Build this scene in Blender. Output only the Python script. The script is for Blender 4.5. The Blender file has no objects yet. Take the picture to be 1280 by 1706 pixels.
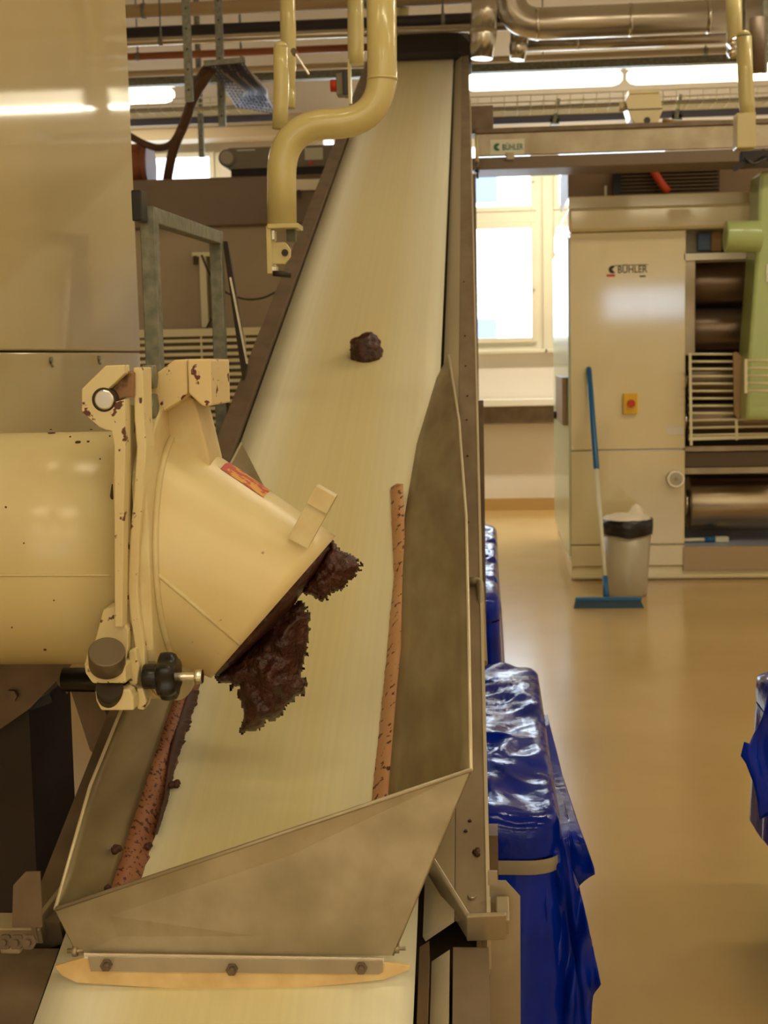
import bpy, bmesh, math, random
from mathutils import Vector, Matrix, noise
random.seed(7)
PI = math.pi
S = bpy.context.scene
C = S.collection
V = Vector

# ------------------------------------------------------------------ camera
CAM = V((0.0, 0.0, 1.55))
YAW, PITCH, ROLL, F = math.radians(4.68), math.radians(6.74), math.radians(1.26), 2200.0
fw = V((-math.sin(YAW)*math.cos(PITCH), math.cos(YAW)*math.cos(PITCH), -math.sin(PITCH)))
rt0 = V((math.cos(YAW), math.sin(YAW), 0))
up0 = rt0.cross(fw)
upv = up0*math.cos(ROLL) + rt0*math.sin(ROLL)
rtv = rt0*math.cos(ROLL) - up0*math.sin(ROLL)
cd = bpy.data.cameras.new('camera')
cam = bpy.data.objects.new('camera', cd)
C.objects.link(cam)
m = Matrix((rtv, upv, -fw)).transposed().to_4x4()
m.translation = CAM
cam.matrix_world = m
cd.sensor_fit = 'VERTICAL'; cd.sensor_height = 24.0; cd.lens = 24.0*F/1706.0
cd.clip_start = 0.05; cd.clip_end = 200
cd.dof.use_dof = True; cd.dof.focus_distance = 2.15; cd.dof.aperture_fstop = 6.5
S.camera = cam

def ray(px, py):
    return (fw + rtv*((px-640)/F) - upv*((py-853)/F))
def at(px, py, Y):                      # point on the plane y = Y that the photograph shows at px, py
    d = ray(px, py); return CAM + d*(Y/d.y)
def atz(px, py, Z):
    d = ray(px, py); return CAM + d*((Z-CAM.z)/d.z)
def atx(px, py, X):
    d = ray(px, py); return CAM + d*((X-CAM.x)/d.x)

# ------------------------------------------------------------------ world and view
w = bpy.data.worlds.new('world'); S.world = w; w.use_nodes = True
nt = w.node_tree; bg = nt.nodes['Background']
bg.inputs[0].default_value = (0.72, 0.85, 1.0, 1); bg.inputs[1].default_value = 7.0
S.view_settings.view_transform = 'Standard'; S.view_settings.look = 'None'
S.view_settings.exposure = 0.0; S.view_settings.gamma = 1.0
S.view_settings.use_curve_mapping = False
LAMP = 0.50
LAMP_COL = (1.0, 0.885, 0.57)

# ------------------------------------------------------------------ materials
def lin(c):
    return tuple(((x/255)/12.92 if x/255 <= .04045 else ((x/255+.055)/1.055)**2.4) for x in c) + (1.0,)
MATS = {}
def mat(name, col, rough=.5, metal=0.0, col2=None, scale=8.0, stretch=(1,1,1), bump=0.0, bscale=60.0,
        mix=.5, alpha=1.0, trans=0.0, spec=.5, emit=None, estr=0.0, coat=0.0, rvar=0.0, detail=4.0, contrast=None, cross=None):
    if name in MATS: return MATS[name]
    mt = bpy.data.materials.new(name); mt.use_nodes = True
    n = mt.node_tree.nodes; l = mt.node_tree.links; b = n['Principled BSDF']
    b.inputs['Base Color'].default_value = lin(col)
    b.inputs['Roughness'].default_value = rough; b.inputs['Metallic'].default_value = metal
    b.inputs['Specular IOR Level'].default_value = spec
    b.inputs['Coat Weight'].default_value = coat; b.inputs['Coat Roughness'].default_value = .12
    b.inputs['Alpha'].default_value = alpha
    b.inputs['Transmission Weight'].default_value = trans
    tc = n.new('ShaderNodeTexCoord'); mp = n.new('ShaderNodeMapping'); l.new(tc.outputs['Object'], mp.inputs[0])
    mp.inputs['Scale'].default_value = stretch
    if col2 is not None:
        nz = n.new('ShaderNodeTexNoise'); nz.inputs['Scale'].default_value = scale; nz.inputs['Detail'].default_value = detail
        l.new(mp.outputs[0], nz.inputs['Vector'])
        rp = n.new('ShaderNodeValToRGB'); l.new(nz.outputs[0], rp.inputs[0])
        lo, hi = contrast or (.35, .65)
        rp.color_ramp.elements[0].position = lo; rp.color_ramp.elements[1].position = hi
        rp.color_ramp.elements[0].color = lin(col); rp.color_ramp.elements[1].color = lin(col2)
        l.new(rp.outputs[0], b.inputs['Base Color'])
        if rvar:
            mr = n.new('ShaderNodeMapRange'); l.new(nz.outputs[0], mr.inputs[0])
            mr.inputs[3].default_value = rough-rvar; mr.inputs[4].default_value = rough+rvar
            l.new(mr.outputs[0], b.inputs['Roughness'])
    if bump:
        nb = n.new('ShaderNodeTexNoise'); nb.inputs['Scale'].default_value = bscale; nb.inputs['Detail'].default_value = 5
        l.new(mp.outputs[0], nb.inputs['Vector'])
        bp = n.new('ShaderNodeBump'); bp.inputs['Strength'].default_value = bump; bp.inputs['Distance'].default_value = .01
        l.new(nb.outputs[0], bp.inputs['Height']); l.new(bp.outputs[0], b.inputs['Normal'])
    if emit:
        b.inputs['Emission Color'].default_value = tuple(emit)+(1,); b.inputs['Emission Strength'].default_value = estr
    MATS[name] = mt
    return mt
CREAM = mat('cream_paint', (226,212,164), .32, col2=(219,204,153), scale=2.5, coat=1.0)
CREAM.node_tree.nodes['Principled BSDF'].inputs['Coat Roughness'].default_value = .07
CREAM.node_tree.nodes['Principled BSDF'].inputs['Coat IOR'].default_value = 1.7
CREAMW = mat('cream_paint_worn', (226,214,168), .4, col2=(212,190,140), scale=14, bump=.15, bscale=40)
def speckled(name, base, spot, scale, thr, rough=.35, base2=None):
    mt = bpy.data.materials.new(name); mt.use_nodes = True
    n = mt.node_tree.nodes; l = mt.node_tree.links; b = n['Principled BSDF']; b.inputs['Roughness'].default_value = rough
    tc = n.new('ShaderNodeTexCoord')
    n1 = n.new('ShaderNodeTexNoise'); n1.inputs['Scale'].default_value = scale; n1.inputs['Detail'].default_value = 3
    n2 = n.new('ShaderNodeTexNoise'); n2.inputs['Scale'].default_value = 3.0
    l.new(tc.outputs['Object'], n1.inputs['Vector']); l.new(tc.outputs['Object'], n2.inputs['Vector'])
    r1 = n.new('ShaderNodeValToRGB'); r1.color_ramp.elements[0].position = thr; r1.color_ramp.elements[1].position = thr+.03
    r2 = n.new('ShaderNodeValToRGB'); r2.color_ramp.elements[0].color = lin(base); r2.color_ramp.elements[1].color = lin(base2 or base)
    r2.color_ramp.elements[0].position = .35; r2.color_ramp.elements[1].position = .65
    mx = n.new('ShaderNodeMix'); mx.data_type = 'RGBA'
    l.new(n1.outputs[0], r1.inputs[0]); l.new(n2.outputs[0], r2.inputs[0])
    l.new(r1.outputs[0], mx.inputs['Factor']); l.new(r2.outputs[0], mx.inputs['A'])
    mx.inputs['B'].default_value = lin(spot); l.new(mx.outputs['Result'], b.inputs['Base Color'])
    return mt
CREAMD = speckled('cream_paint_chipped', (228,214,166), (96,50,28), 45, .645, .38, (220,202,152))
CREAMP = speckled('cream_paint_pipe', (224,212,168), (88,44,22), 16, .775, .24, (220,204,152))
CREAMR = speckled('cream_paint_hinge', (230,206,154), (100,40,26), 38, .61, .42, (224,208,158))
PANEL = mat('cream_panel', (196,178,124), .45, col2=(186,167,113), scale=1.2, stretch=(1,1,.6), coat=.55)
PANEL.node_tree.nodes['Principled BSDF'].inputs['Coat Roughness'].default_value = .06
PIPEC = mat('cream_enamel', (212,199,140), .22, coat=.35)
STEEL = mat('brushed_steel', (178,166,142), .40, metal=.55, col2=(158,145,120), scale=6, stretch=(1,.25,1), bump=.03, bscale=180, rvar=.08)
STEELW = mat('worn_steel_sheet', (176,164,136), .48, metal=.7, col2=(150,138,108), scale=9, bump=.02, bscale=150, rvar=.1)
STEELS = mat('smeared_steel_sheet', (162,150,118), .42, metal=.5, col2=(134,120,92), scale=7, stretch=(2.2,.5,2.2), bump=.02, bscale=120, rvar=.1, contrast=(.3,.7))
STEELD = mat('dull_steel', (126,108,88), .5, metal=.35, col2=(108,92,74), scale=10, bump=.03, bscale=90)
GALV = mat('galvanised_steel', (150,150,136), .5, metal=.6, col2=(112,116,106), scale=40, contrast=(.3,.7), bump=.05)
CHROME = mat('bright_steel', (215,210,195), .22, metal=1.0)
DARKM = mat('dark_steel', (58,48,38), .5, metal=.3)
BROWN = mat('brown_grey_paint', (172,156,128), .45, col2=(164,148,120), scale=3)
BROWND = mat('dark_brown_paint', (116,98,76), .45)
BLACK = mat('black_plastic', (22,21,24), .28)
BLACKC = mat('black_hood', (36,27,24), .6)
RUB = mat('tan_rubber', (232,204,148), .6, col2=(214,180,122), scale=18, bump=.1, bscale=40)
RUBC = speckled('cocoa_smeared_rubber', (214,172,130), (92,50,32), 60, .61, .6, (200,148,106))
RUBL = speckled('cocoa_coated_rubber', (176,122,86), (84,44,28), 120, .56, .6, (142,88,58))
CHOC = mat('chocolate_mass', (78,40,30), .36, col2=(54,26,18), scale=30, bump=.8, bscale=70, spec=.5)
CHOCD = mat('chocolate_crumb', (70,34,24), .6)
FLOORM = mat('epoxy_floor', (206,176,118), .2, col2=(196,163,104), scale=1.6, bump=.012, bscale=8, contrast=(.3,.7))
WALLM = mat('white_plaster', (240,232,222), .7)
CEILM = mat('ceiling_paint', (190,170,135), .8)
WHITE = mat('white_frame', (232,226,206), .4)
BLUEP = mat('blue_plastic_film', (3,40,168), .12, col2=(2,28,132), scale=6, bump=.12, bscale=45, spec=.22)
BLUEH = mat('blue_handle', (28,98,150), .35)
BLUED = mat('dark_blue_rubber', (24,62,84), .5)
TAPE = mat('clear_tape', (150,140,120), .3)
GREEN = mat('pale_green_enamel', (174,190,122), .3, coat=.3)
GREENW = mat('pale_green_side', (196,214,178), .3, coat=.4)
ROLLER = mat('polished_roller', (176,164,142), .3, metal=1.0, col2=(150,130,104), scale=5, stretch=(.3,6,6))
ROLLERD = mat('dark_roller', (126,108,90), .3, metal=.75)
GLASS = mat('window_glass', (255,255,255), .0, trans=1.0)
GLASS.node_tree.nodes['Principled BSDF'].inputs['IOR'].default_value = 1.02
BINM = mat('grey_bin_plastic', (182,172,142), .3, col2=(168,157,128), scale=3)
BAGB = mat('black_bag_film', (24,20,20), .25, bump=.5, bscale=30)
BAGW = mat('white_bag_film', (240,230,208), .3, bump=.5, bscale=25)
YEL = mat('yellow_plate', (236,188,32), .4)
RED = mat('red_plastic', (196,50,24), .4)
ORANGE = mat('orange_cable', (206,72,26), .5)
BRCAB = mat('brown_cable', (94,66,46), .6)
DUCT = mat('duct_metal', (206,198,182), .25, metal=.75, col2=(178,168,148), scale=4, stretch=(.2,1,1))
INSUL = mat('insulated_pipe', (40,36,38), .6)
COPPER = mat('orange_brown_pipe', (150,84,48), .5)
GREYP = mat('grey_paint', (130,120,100), .5)
BLUEG = mat('blue_grey_wire', (92,92,112), .5, metal=.4)
CREAMB = mat('cream_bar', (226,218,180), .4)
TRAYB = mat('blue_grey_tray', (168,176,196), .4)
SIGNW = mat('sign_white', (220,220,196), .5)
INKG = mat('sign_green', (20,110,84), .5)
INKB = mat('sign_black', (46,40,34), .5)
GREYB = mat('grey_brown_plate', (158,134,98), .5)
TUBE = mat('lit_tube', (255,250,230), .5, emit=(1.0,.88,.62), estr=9.0)

# belt: cream with faint lengthwise streaks, driven by the UV across the belt
def belt_mat():
    mt = bpy.data.materials.new('belt'); mt.use_nodes = True
    n = mt.node_tree.nodes; l = mt.node_tree.links; b = n['Principled BSDF']; b.inputs['Roughness'].default_value = .36
    uv = n.new('ShaderNodeUVMap'); mp = n.new('ShaderNodeMapping'); l.new(uv.outputs[0], mp.inputs[0])
    mp.inputs['Scale'].default_value = (42, .25, 1)
    nz = n.new('ShaderNodeTexNoise'); nz.inputs['Scale'].default_value = 1; nz.inputs['Detail'].default_value = 4
    l.new(mp.outputs[0], nz.inputs['Vector'])
    sp = n.new('ShaderNodeSeparateXYZ'); l.new(uv.outputs[0], sp.inputs[0])
    rp = n.new('ShaderNodeValToRGB'); l.new(sp.outputs[0], rp.inputs[0])
    e = rp.color_ramp.elements
    e[0].position = 0; e[0].color = lin((236,232,208)); e[1].position = 1; e[1].color = lin((232,228,202))
    for p, c in ((.16,(238,233,206)), (.3,(226,214,166)), (.62,(224,212,162)), (.82,(234,228,196))):
        q = e.new(p); q.color = lin(c)
    r2 = n.new('ShaderNodeValToRGB'); l.new(nz.outputs[0], r2.inputs[0])
    r2.color_ramp.elements[0].color = (.95,.95,.94,1); r2.color_ramp.elements[1].color = (1,1,1,1)
    r2.color_ramp.elements[0].position = .3; r2.color_ramp.elements[1].position = .6
    mx = n.new('ShaderNodeMix'); mx.data_type = 'RGBA'; mx.blend_type = 'MULTIPLY'; mx.inputs['Factor'].default_value = 1
    l.new(rp.outputs[0], mx.inputs['A']); l.new(r2.outputs[0], mx.inputs['B']); l.new(mx.outputs['Result'], b.inputs['Base Color'])
    return mt
BELT = belt_mat()

# ------------------------------------------------------------------ mesh helpers
class MB:
    def __init__(s): s.v = []; s.f = []; s.smooth = []; s.uv = None
    def add(s, vs, fs, sm=False):
        o = len(s.v); s.v += [V(x) for x in vs]
        for f in fs: s.f.append([i+o for i in f]); s.smooth.append(sm)
        return s
    def box(s, a, b):
        x0,x1 = sorted((a[0],b[0])); y0,y1 = sorted((a[1],b[1])); z0,z1 = sorted((a[2],b[2]))
        return s.hexa([(x0,y0,z0),(x1,y0,z0),(x1,y1,z0),(x0,y1,z0),(x0,y0,z1),(x1,y0,z1),(x1,y1,z1),(x0,y1,z1)])
    def hexa(s, p):
        return s.add(p, [(0,3,2,1),(4,5,6,7),(0,1,5,4),(1,2,6,5),(2,3,7,6),(3,0,4,7)])
    def bar(s, p, q, wd, ht, up=V((0,0,1))):
        p, q = V(p), V(q); d = (q-p).normalized(); r = d.cross(V(up))
        if r.length < 1e-4: r = d.cross(V((0,1,0)))
        r.normalize(); u = r.cross(d).normalized(); r *= wd/2; u *= ht/2
        return s.hexa([p-r-u, p+r-u, q+r-u, q-r-u, p-r+u, p+r+u, q+r+u, q-r+u])
    def prism(s, poly, off):            # flat polygon (3D points) given thickness by the vector off
        n = len(poly); off = V(off)
        vs = [V(p) for p in poly] + [V(p)+off for p in poly]
        fs = [tuple(range(n))[::-1], tuple(range(n, 2*n))] + [(i,(i+1)%n,n+(i+1)%n,n+i) for i in range(n)]
        return s.add(vs, fs)
    def rings(s, rs, caps=True, closed=True, sm=True):
        n = len(rs[0]); vs = [p for r in rs for p in r]; fs = []
        for i in range(len(rs)-1):
            for j in range(n if closed else n-1):
                k = (j+1) % n; fs.append((i*n+j, i*n+k, (i+1)*n+k, (i+1)*n+j))
        s.add(vs, fs, sm)
        if caps:
            o = len(s.v)-len(vs)
            s.f.append([o+j for j in range(n)][::-1]); s.smooth.append(False)
            s.f.append([o+(len(rs)-1)*n+j for j in range(n)]); s.smooth.append(False)
        return s
    def tube(s, pts, r, n=14, caps=True):
        pts = [V(p) for p in pts]; rs = []; prev = None
        for i, p in enumerate(pts):
            d = (pts[min(i+1,len(pts)-1)] - pts[max(i-1,0)]).normalized()
            if prev is None:
                a = d.cross(V((0,0,1)))
                if a.length < .1: a = d.cross(V((0,1,0)))
            else: a = prev - d*prev.dot(d)
            a.normalize(); prev = a; b = d.cross(a)
            rr = r[i] if isinstance(r, (list,tuple)) else r
            rs.append([p + (a*math.cos(2*PI*k/n) + b*math.sin(2*PI*k/n))*rr for k in range(n)])
        return s.rings(rs, caps)
    def cyl(s, p, q, r, n=20, r2=None): return s.tube([p, q], [r, r if r2 is None else r2], n)
MD = {}
def obj(name, mb, mt, parent=None, label=None, bevel=0.0, org=None):
    vs = mb.v
    if parent is not None: o0 = MD[parent.name]
    else:
        o0 = V(org) if org is not None else V(((min(v.x for v in vs)+max(v.x for v in vs))/2, (min(v.y for v in vs)+max(v.y for v in vs))/2, min(v.z for v in vs)))
    me = bpy.data.meshes.new(name)
    me.from_pydata([v-o0 for v in vs], [], mb.f)
    me.polygons.foreach_set('use_smooth', mb.smooth)
    if mb.uv:
        ul = me.uv_layers.new(name='UVMap')
        for lp in me.loops: ul.data[lp.index].uv = mb.uv[lp.vertex_index]
    me.materials.append(mt)
    bm = bmesh.new(); bm.from_mesh(me); bmesh.ops.recalc_face_normals(bm, faces=bm.faces); bm.to_mesh(me); bm.free()
    o = bpy.data.objects.new(name, me); C.objects.link(o)
    if parent is None: o.location = o0
    else:
        o.parent = parent
        if 'kids' in MD.get(parent.name+'#', {}): pass
    MD[o.name] = o0
    if bevel:
        b = o.modifiers.new('bevel', 'BEVEL'); b.width = bevel; b.segments = 2; b.limit_method = 'ANGLE'; b.angle_limit = math.radians(40)
        b.harden_normals = False
    if label: o['label'] = label
    return o
def tag(o, label, cat, group=None, kind=None):
    o['label'] = label; o['category'] = cat
    if group: o['group'] = group
    if kind: o['kind'] = kind
    return o
def thing(name, label, cat, loc, group=None):
    o = bpy.data.objects.new(name, None); C.objects.link(o); o.location = loc; o.empty_display_size = .05
    MD[o.name] = V(loc); tag(o, label, cat, group); return o
def struct(name, mb, mt, label=None, parent=None):
    o = obj(name, mb, mt, parent)
    if parent is None: o['kind'] = 'structure'
    if label: o['label'] = label
    return o
def B(x0,y0,x1,y1,Y,dep):               # upright box whose front face stands at depth Y and runs between these picture points
    xa = at(x0,(y0+y1)/2,Y).x; xb = at(x1,(y0+y1)/2,Y).x
    za = at((x0+x1)/2,y1,Y).z; zb = at((x0+x1)/2,y0,Y).z
    return MB().box((xa,Y,za),(xb,Y+dep,zb))
def bend(pts, r, n=7):                  # polyline with rounded corners
    out = [V(pts[0])]
    for i in range(1, len(pts)-1):
        p, a, b = V(pts[i]), V(pts[i-1]), V(pts[i+1])
        da = (a-p); db = (b-p); t = min(r, da.length*.49, db.length*.49); A = p+da.normalized()*t; Bq = p+db.normalized()*t
        for k in range(n+1):
            q = k/n; out.append(A*(1-q)**2 + p*2*q*(1-q) + Bq*q*q)
    out.append(V(pts[-1])); return out
def hexbolt(mb, p, ax, r, h, shaft=0):  # hexagonal head standing on p along ax
    p = V(p); ax = V(ax).normalized(); mb.tube([p, p+ax*h], r, 6)
    if shaft: mb.tube([p+ax*h, p+ax*(h+shaft)], r*.45, 10)
    return mb
def text_mesh(body, size, mt, name, origin, xdir, ydir, parent=None, extrude=.0006, width=None):
    cu = bpy.data.curves.new(name, 'FONT'); cu.body = body; cu.size = size; cu.extrude = extrude; cu.align_x = 'LEFT'
    cu.offset = size*.012
    o = bpy.data.objects.new(name, cu); C.objects.link(o)
    bpy.context.view_layer.update()
    me = bpy.data.meshes.new_from_object(o.evaluated_get(bpy.context.evaluated_depsgraph_get()))
    C.objects.unlink(o); bpy.data.objects.remove(o)
    x = V(xdir).normalized(); y = V(ydir).normalized()
    kx = width/max(v.co.x for v in me.vertices) if width else 1
    mb = MB(); mb.v = [V(origin)+x*v.co.x*kx+y*v.co.y+x.cross(y)*v.co.z for v in me.vertices]
    mb.f = [list(p.vertices) for p in me.polygons]; mb.smooth = [False]*len(mb.f)
    return obj(name, mb, mt, parent)

# ------------------------------------------------------------------ room
YB = 13.1                                # back wall
XL, XR, YF, ZC = -6.5, 4.6, -9.5, 5.25
struct('floor', MB().box((XL,YF,-.1),(XR,YB,0)), FLOORM)
struct('ceiling', MB().box((XL,YF,ZC),(XR,YB,ZC+.1)), CEILM)
struct('wall_left', MB().box((XL-.1,YF,0),(XL,YB,ZC)), WALLM)
struct('wall_right', MB().box((XR,YF,0),(XR+.1,YB,ZC)), WALLM)
wf = MB(); WZ0, WZ1 = 2.15, 2.85; WX = [(-4.6,-3.0),(-1.6,0.0),(2.3,4.1)]
wf.box((XL,YF-.1,0),(XR,YF,WZ0)); wf.box((XL,YF-.1,WZ1),(XR,YF,ZC))
for xa_, xb_ in zip([XL]+[q[1] for q in WX], [q[0] for q in WX]+[XR]): wf.box((xa_,YF-.1,WZ0),(xb_,YF,WZ1))
struct('wall_front', wf, WALLM)
for k_, (xa_, xb_) in enumerate(WX):
    f_ = MB(); f_.box((xa_,YF-.08,WZ0),(xb_,YF-.02,WZ0+.05)); f_.box((xa_,YF-.08,WZ1-.05),(xb_,YF-.02,WZ1)); f_.box((xa_,YF-.08,WZ0+.05),(xa_+.05,YF-.02,WZ1-.05)); f_.box((xb_-.05,YF-.08,WZ0+.05),(xb_,YF-.02,WZ1-.05))
    struct('window_%d' % (4+k_), f_, WHITE)
zs = at(850,583,YB).z                    # window sill height
zt = at(850,222,YB).z
xw = [at(560,400,YB).x, at(906,400,YB).x, at(1130,400,YB).x]
wb = MB()
wb.box((XL,YB,0),(XR,YB+.25,zs)); wb.box((XL,YB,zt),(XR,YB+.25,ZC))
wb.box((XL,YB,zs),(-4.2,YB+.25,zt)); wb.box((-2.6,YB,zs),(xw[0]-.1,YB+.25,zt)); wb.box((xw[2],YB,zs),(XR,YB+.25,zt))
struct('wall_back', wb, WALLM)
bz = at(860,853,YB).z
struct('baseboard_back', MB().box((XL,YB-.03,0),(XR,YB,.12)), mat('tan_cove', (196,160,100), .4))
# windows in the back wall
def window(name, x0, x1, ztr):
    r = bpy.data.objects.new(name, None); C.objects.link(r); r.location = ((x0+x1)/2, YB, zs); MD[r.name] = V(r.location); r['kind'] = 'structure'
    y0, y1 = YB+.02, YB+.1; t = .07
    fr = MB(); fr.box((x0,y0,zs),(x0+t,y1,zt)); fr.box((x1-t,y0,zs),(x1,y1,zt)); fr.box((x0+t,y0,zs),(x1-t,y1,zs+t)); fr.box((x0+t,y0,zt-t),(x1-t,y1,zt))
    obj('window_frame', fr, WHITE, r)
    obj('transom', MB().box((x0+t,y0-.02,ztr-.055),(x1-t,y1,ztr+.055)), WHITE, r, bevel=.008)
    for za, zb in ((zs+t, ztr-.055), (ztr+.055, zt-t)):
        sh = MB(); q = .05
        sh.box((x0+t,y0-.03,za),(x0+t+q,y1-.03,zb)); sh.box((x1-t-q,y0-.03,za),(x1-t,y1-.03,zb)); sh.box((x0+t+q,y0-.03,za),(x1-t-q,y1-.03,za+q)); sh.box((x0+t+q,y0-.03,zb-q),(x1-t-q,y1-.03,zb))
        s_ = obj('sash', sh, WHITE, r, bevel=.006)
        g = obj('pane', MB().box((x0+t+q,y0+.01,za+q),(x1-t-q,y0+.016,zb-q)), GLASS, s_)
        h = obj('window_handle', MB().box((x1-t-q*.8,y0-.06,(za+zb)/2-.06),(x1-t-q*.3,y0-.03,(za+zb)/2+.06)), WHITE, s_)
    obj('window_sill', MB().box((x0-.03,YB-.08,zs-.035),(x1+.03,YB+.02,zs)), WHITE, r, bevel=.006)
ztr = at(850,362,YB).z
window('window_1', xw[0], xw[1], ztr)
window('window_2', xw[1]+.03, xw[2], ztr)
struct('trim_1', MB().box((xw[1]-.005,YB-.01,zs),(xw[1]+.035,YB+.2,zt)), WHITE)
window('window_3', -4.2, -2.6, ztr)

# house across the yard
hs = thing('facade', 'sunlit white building with dark windows seen outside through the window', 'building', (1,24,0))
FAC = mat('white_render', (250,250,250), .9)
obj('facade_wall', MB().box((-14,24,-3),(14,25,12)), FAC, hs)
gw = mat('far_window_glass', (112,122,144), .4, spec=.2)
for (a,b,c,d) in ((783,292,829,338),(783,531,828,570),(893,525,925,572),(905,395,935,440)):
    p = B(a,b,c,d,23.96,.03); fr = obj('facade_window', p, gw, hs)
    q = B(a-3,d,c+3,d+3,23.9,.09); obj('facade_sill', q, FAC, fr)
brk = mat('pink_render', (214,170,176), .8)
obj('facade_strip', B(922,262,934,400,23.9,.08), brk, hs, 'narrow pinkish vertical strip')

# steel channel and white pipe along the back wall under the window
rl = thing('wall_rail', 'brown steel channel with a white top running under the window', 'rail', (at(860,700,12.9).x,12.9,at(860,705,12.9).z))
a = at(700,684,12.9); b = at(945,684,12.9)
obj('steel_channel', MB().box((a.x,12.9,at(860,706,12.9).z),(b.x,13.08,at(860,677,12.9).z)), STEELD, rl, bevel=.006)
obj('white_top', MB().box((a.x,12.84,at(860,677,12.84).z),(b.x,13.08,at(860,665,12.84).z)), mat('white_gloss',(245,242,232),.2), rl, bevel=.008)
for px in (760, 936):
    x = at(px,690,12.9).x
    obj('bracket', MB().box((x-.03,12.82,at(860,712,12.9).z),(x+.03,13.09,at(860,706,12.9).z)), DARKM, rl)

# ------------------------------------------------------------------ inclined conveyor
WB = .54
dv = ray(773,-307).normalized()
uv_ = V((dv.y,-dv.x,0)).normalized()
nv = uv_.cross(dv).normalized()
if nv.z < 0: nv = -nv
# right belt edge at picture point (697,1500); distance chosen so the belt is WB wide
d1 = ray(697,1500); d0 = ray(129,1500)
# point P=t*d1 on edge; P-WB*u (+ s*dv) along d0
A_ = Matrix((d1, -d0, dv)).transposed(); sol = A_.inverted() @ (uv_*WB)
PR = CAM + d1*sol[0]
def cv(u, v, wv): return PR + uv_*u + dv*v + nv*wv      # u: right of the right belt edge, v: up the slope, wv: above the belt
def cvray(px, py, wv):                                  # point at height wv above the belt seen at px, py
    d = ray(px,py); o = PR + nv*wv; t = (o-CAM).dot(nv)/d.dot(nv); return CAM + d*t
def uvw(p): q = V(p)-PR; return (q.dot(uv_), q.dot(dv), q.dot(nv))
vtop = uvw(cvray(700,100,0))[1]; v0 = -.75
conv = thing('belt_conveyor', 'long inclined belt conveyor with a cream belt rising to the ceiling', 'conveyor', cv(-WB/2,0,0)*1.0 - V((0,0,cv(0,0,0).z)))
bb = MB(); NS = 60
vs = []; uvl = []
for i in range(NS+1):
    v = v0 + (vtop+.02-v0)*i/NS
    for j in range(9):
        u = -WB + WB*j/8; x = j/8
        vs.append(cv(u, v, 0)); uvl.append((x, v))
bb.add(vs, [(i*9+j, i*9+j+1, (i+1)*9+j+1, (i+1)*9+j) for i in range(NS) for j in range(8)], True); bb.uv = uvl
bo = obj('belt', bb, BELT, conv)
sm_ = bo.modifiers.new('thick','SOLIDIFY'); sm_.thickness = .004; sm_.offset = -1 if (bo.data.polygons[0].normal.z>0) else 1
def rail(profile, va, vb, mt, name, label=None, bevel=0):
    mb = MB(); n = len(profile)
    mb.add([cv(u,va,w_) for u,w_ in profile]+[cv(u,vb,w_) for u,w_ in profile],
           [tuple(range(n)), tuple(range(n,2*n))]+[(i,(i+1)%n,n+(i+1)%n,n+i) for i in range(n)])
    return obj(name, mb, mt, conv, label, bevel)
vj = uvw(cvray(780,1545,.02))[1]         # joint between the lower and the upper frame section
RAILM = mat('rail_steel', (160,142,116), .45, metal=.55, col2=(140,122,98), scale=14, stretch=(1,.3,1), bump=.04, bscale=60)
RAILL = mat('rail_steel_inner', (214,202,172), .3, metal=.25)
R1 = rail([(.058,.02),(.106,.02),(.106,-.16),(.098,-.16),(.098,.012),(.058,.012)], vj+.02, vtop+.02, RAILM, 'side_rail')
R2 = rail([(.008,-.02),(.057,.019),(.057,.011),(.012,-.03)], vj+.02, vtop, RAILL, 'side_guide', 'bright sloping inner guide strip')
rail([(-WB-.056,.03),(-WB-.006,.022),(-WB-.006,-.02),(-WB-.03,-.03),(-WB-.03,-.16),(-WB-.056,-.16)], vj, vtop+.02, STEELD, 'side_rail')
rail([(.005,.0),(.02,.012),(.02,-.2),(.005,-.2)], v0, vj-.02, mat('rail_brown',(112,92,72),.5,metal=.4), 'lower_lip')
rail([(.022,-.03),(.05,-.005),(.05,-.2),(.022,-.2)], v0, vj-.02, RAILL, 'lower_guide')
rail([(.055,.0),(.108,.0),(.108,-.2),(.055,-.2)], v0, vj-.02, STEELD, 'lower_side_rail')
rail([(-WB-.10,-.01),(-WB-.006,-.01),(-WB-.006,-.2),(-WB-.1,-.2)], v0, vj-.02, STEELD, 'lower_side_rail')
rail([(.106,.022),(.112,.022),(.112,-.1),(.106,-.1)], vj+.02, vtop*.8, RAILL, 'edge_strip', 'bright narrow outer edge')
# belt underside pan
rail([(-WB-.02,-.06),(.09,-.06),(.09,-.1),(-WB-.02,-.1)], v0, vtop, DARKM, 'belt_pan')
# joint bracket on the right
jb = MB(); a = cv(.0,vj+.16,.03); b = cv(.085,vj-.0,.03); c = cv(.125,vj+.005,.03)
jb.bar(cv(.012,vj+.145,.022), cv(.078,vj+.0,.022), .008, .045, nv); jb.bar(cv(.075,vj,.02), cv(.135,vj+.004,.02), .008, .05, nv)
jb.bar(cv(.13,vj,.02), cv(.13,vj+.05,.02), .02, .03, nv)
obj('joint_bracket', jb, STEEL, conv, bevel=.002)
jl = MB(); jl.bar(cv(-WB-.12,vj-.0,.012), cv(-WB-.03,vj,.012), .035, .03, nv); jl.bar(cv(-WB-.04,vj-.02,.02), cv(-WB-.004,vj+.1,.02), .008, .04, nv)
obj('joint_bracket', jl, STEEL, conv, bevel=.002)
for (px,py) in ((787,1495),):
    obj('bolt', hexbolt(MB(), cvray(px,py,.02), nv, .007, .006), CHROME, conv)
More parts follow.
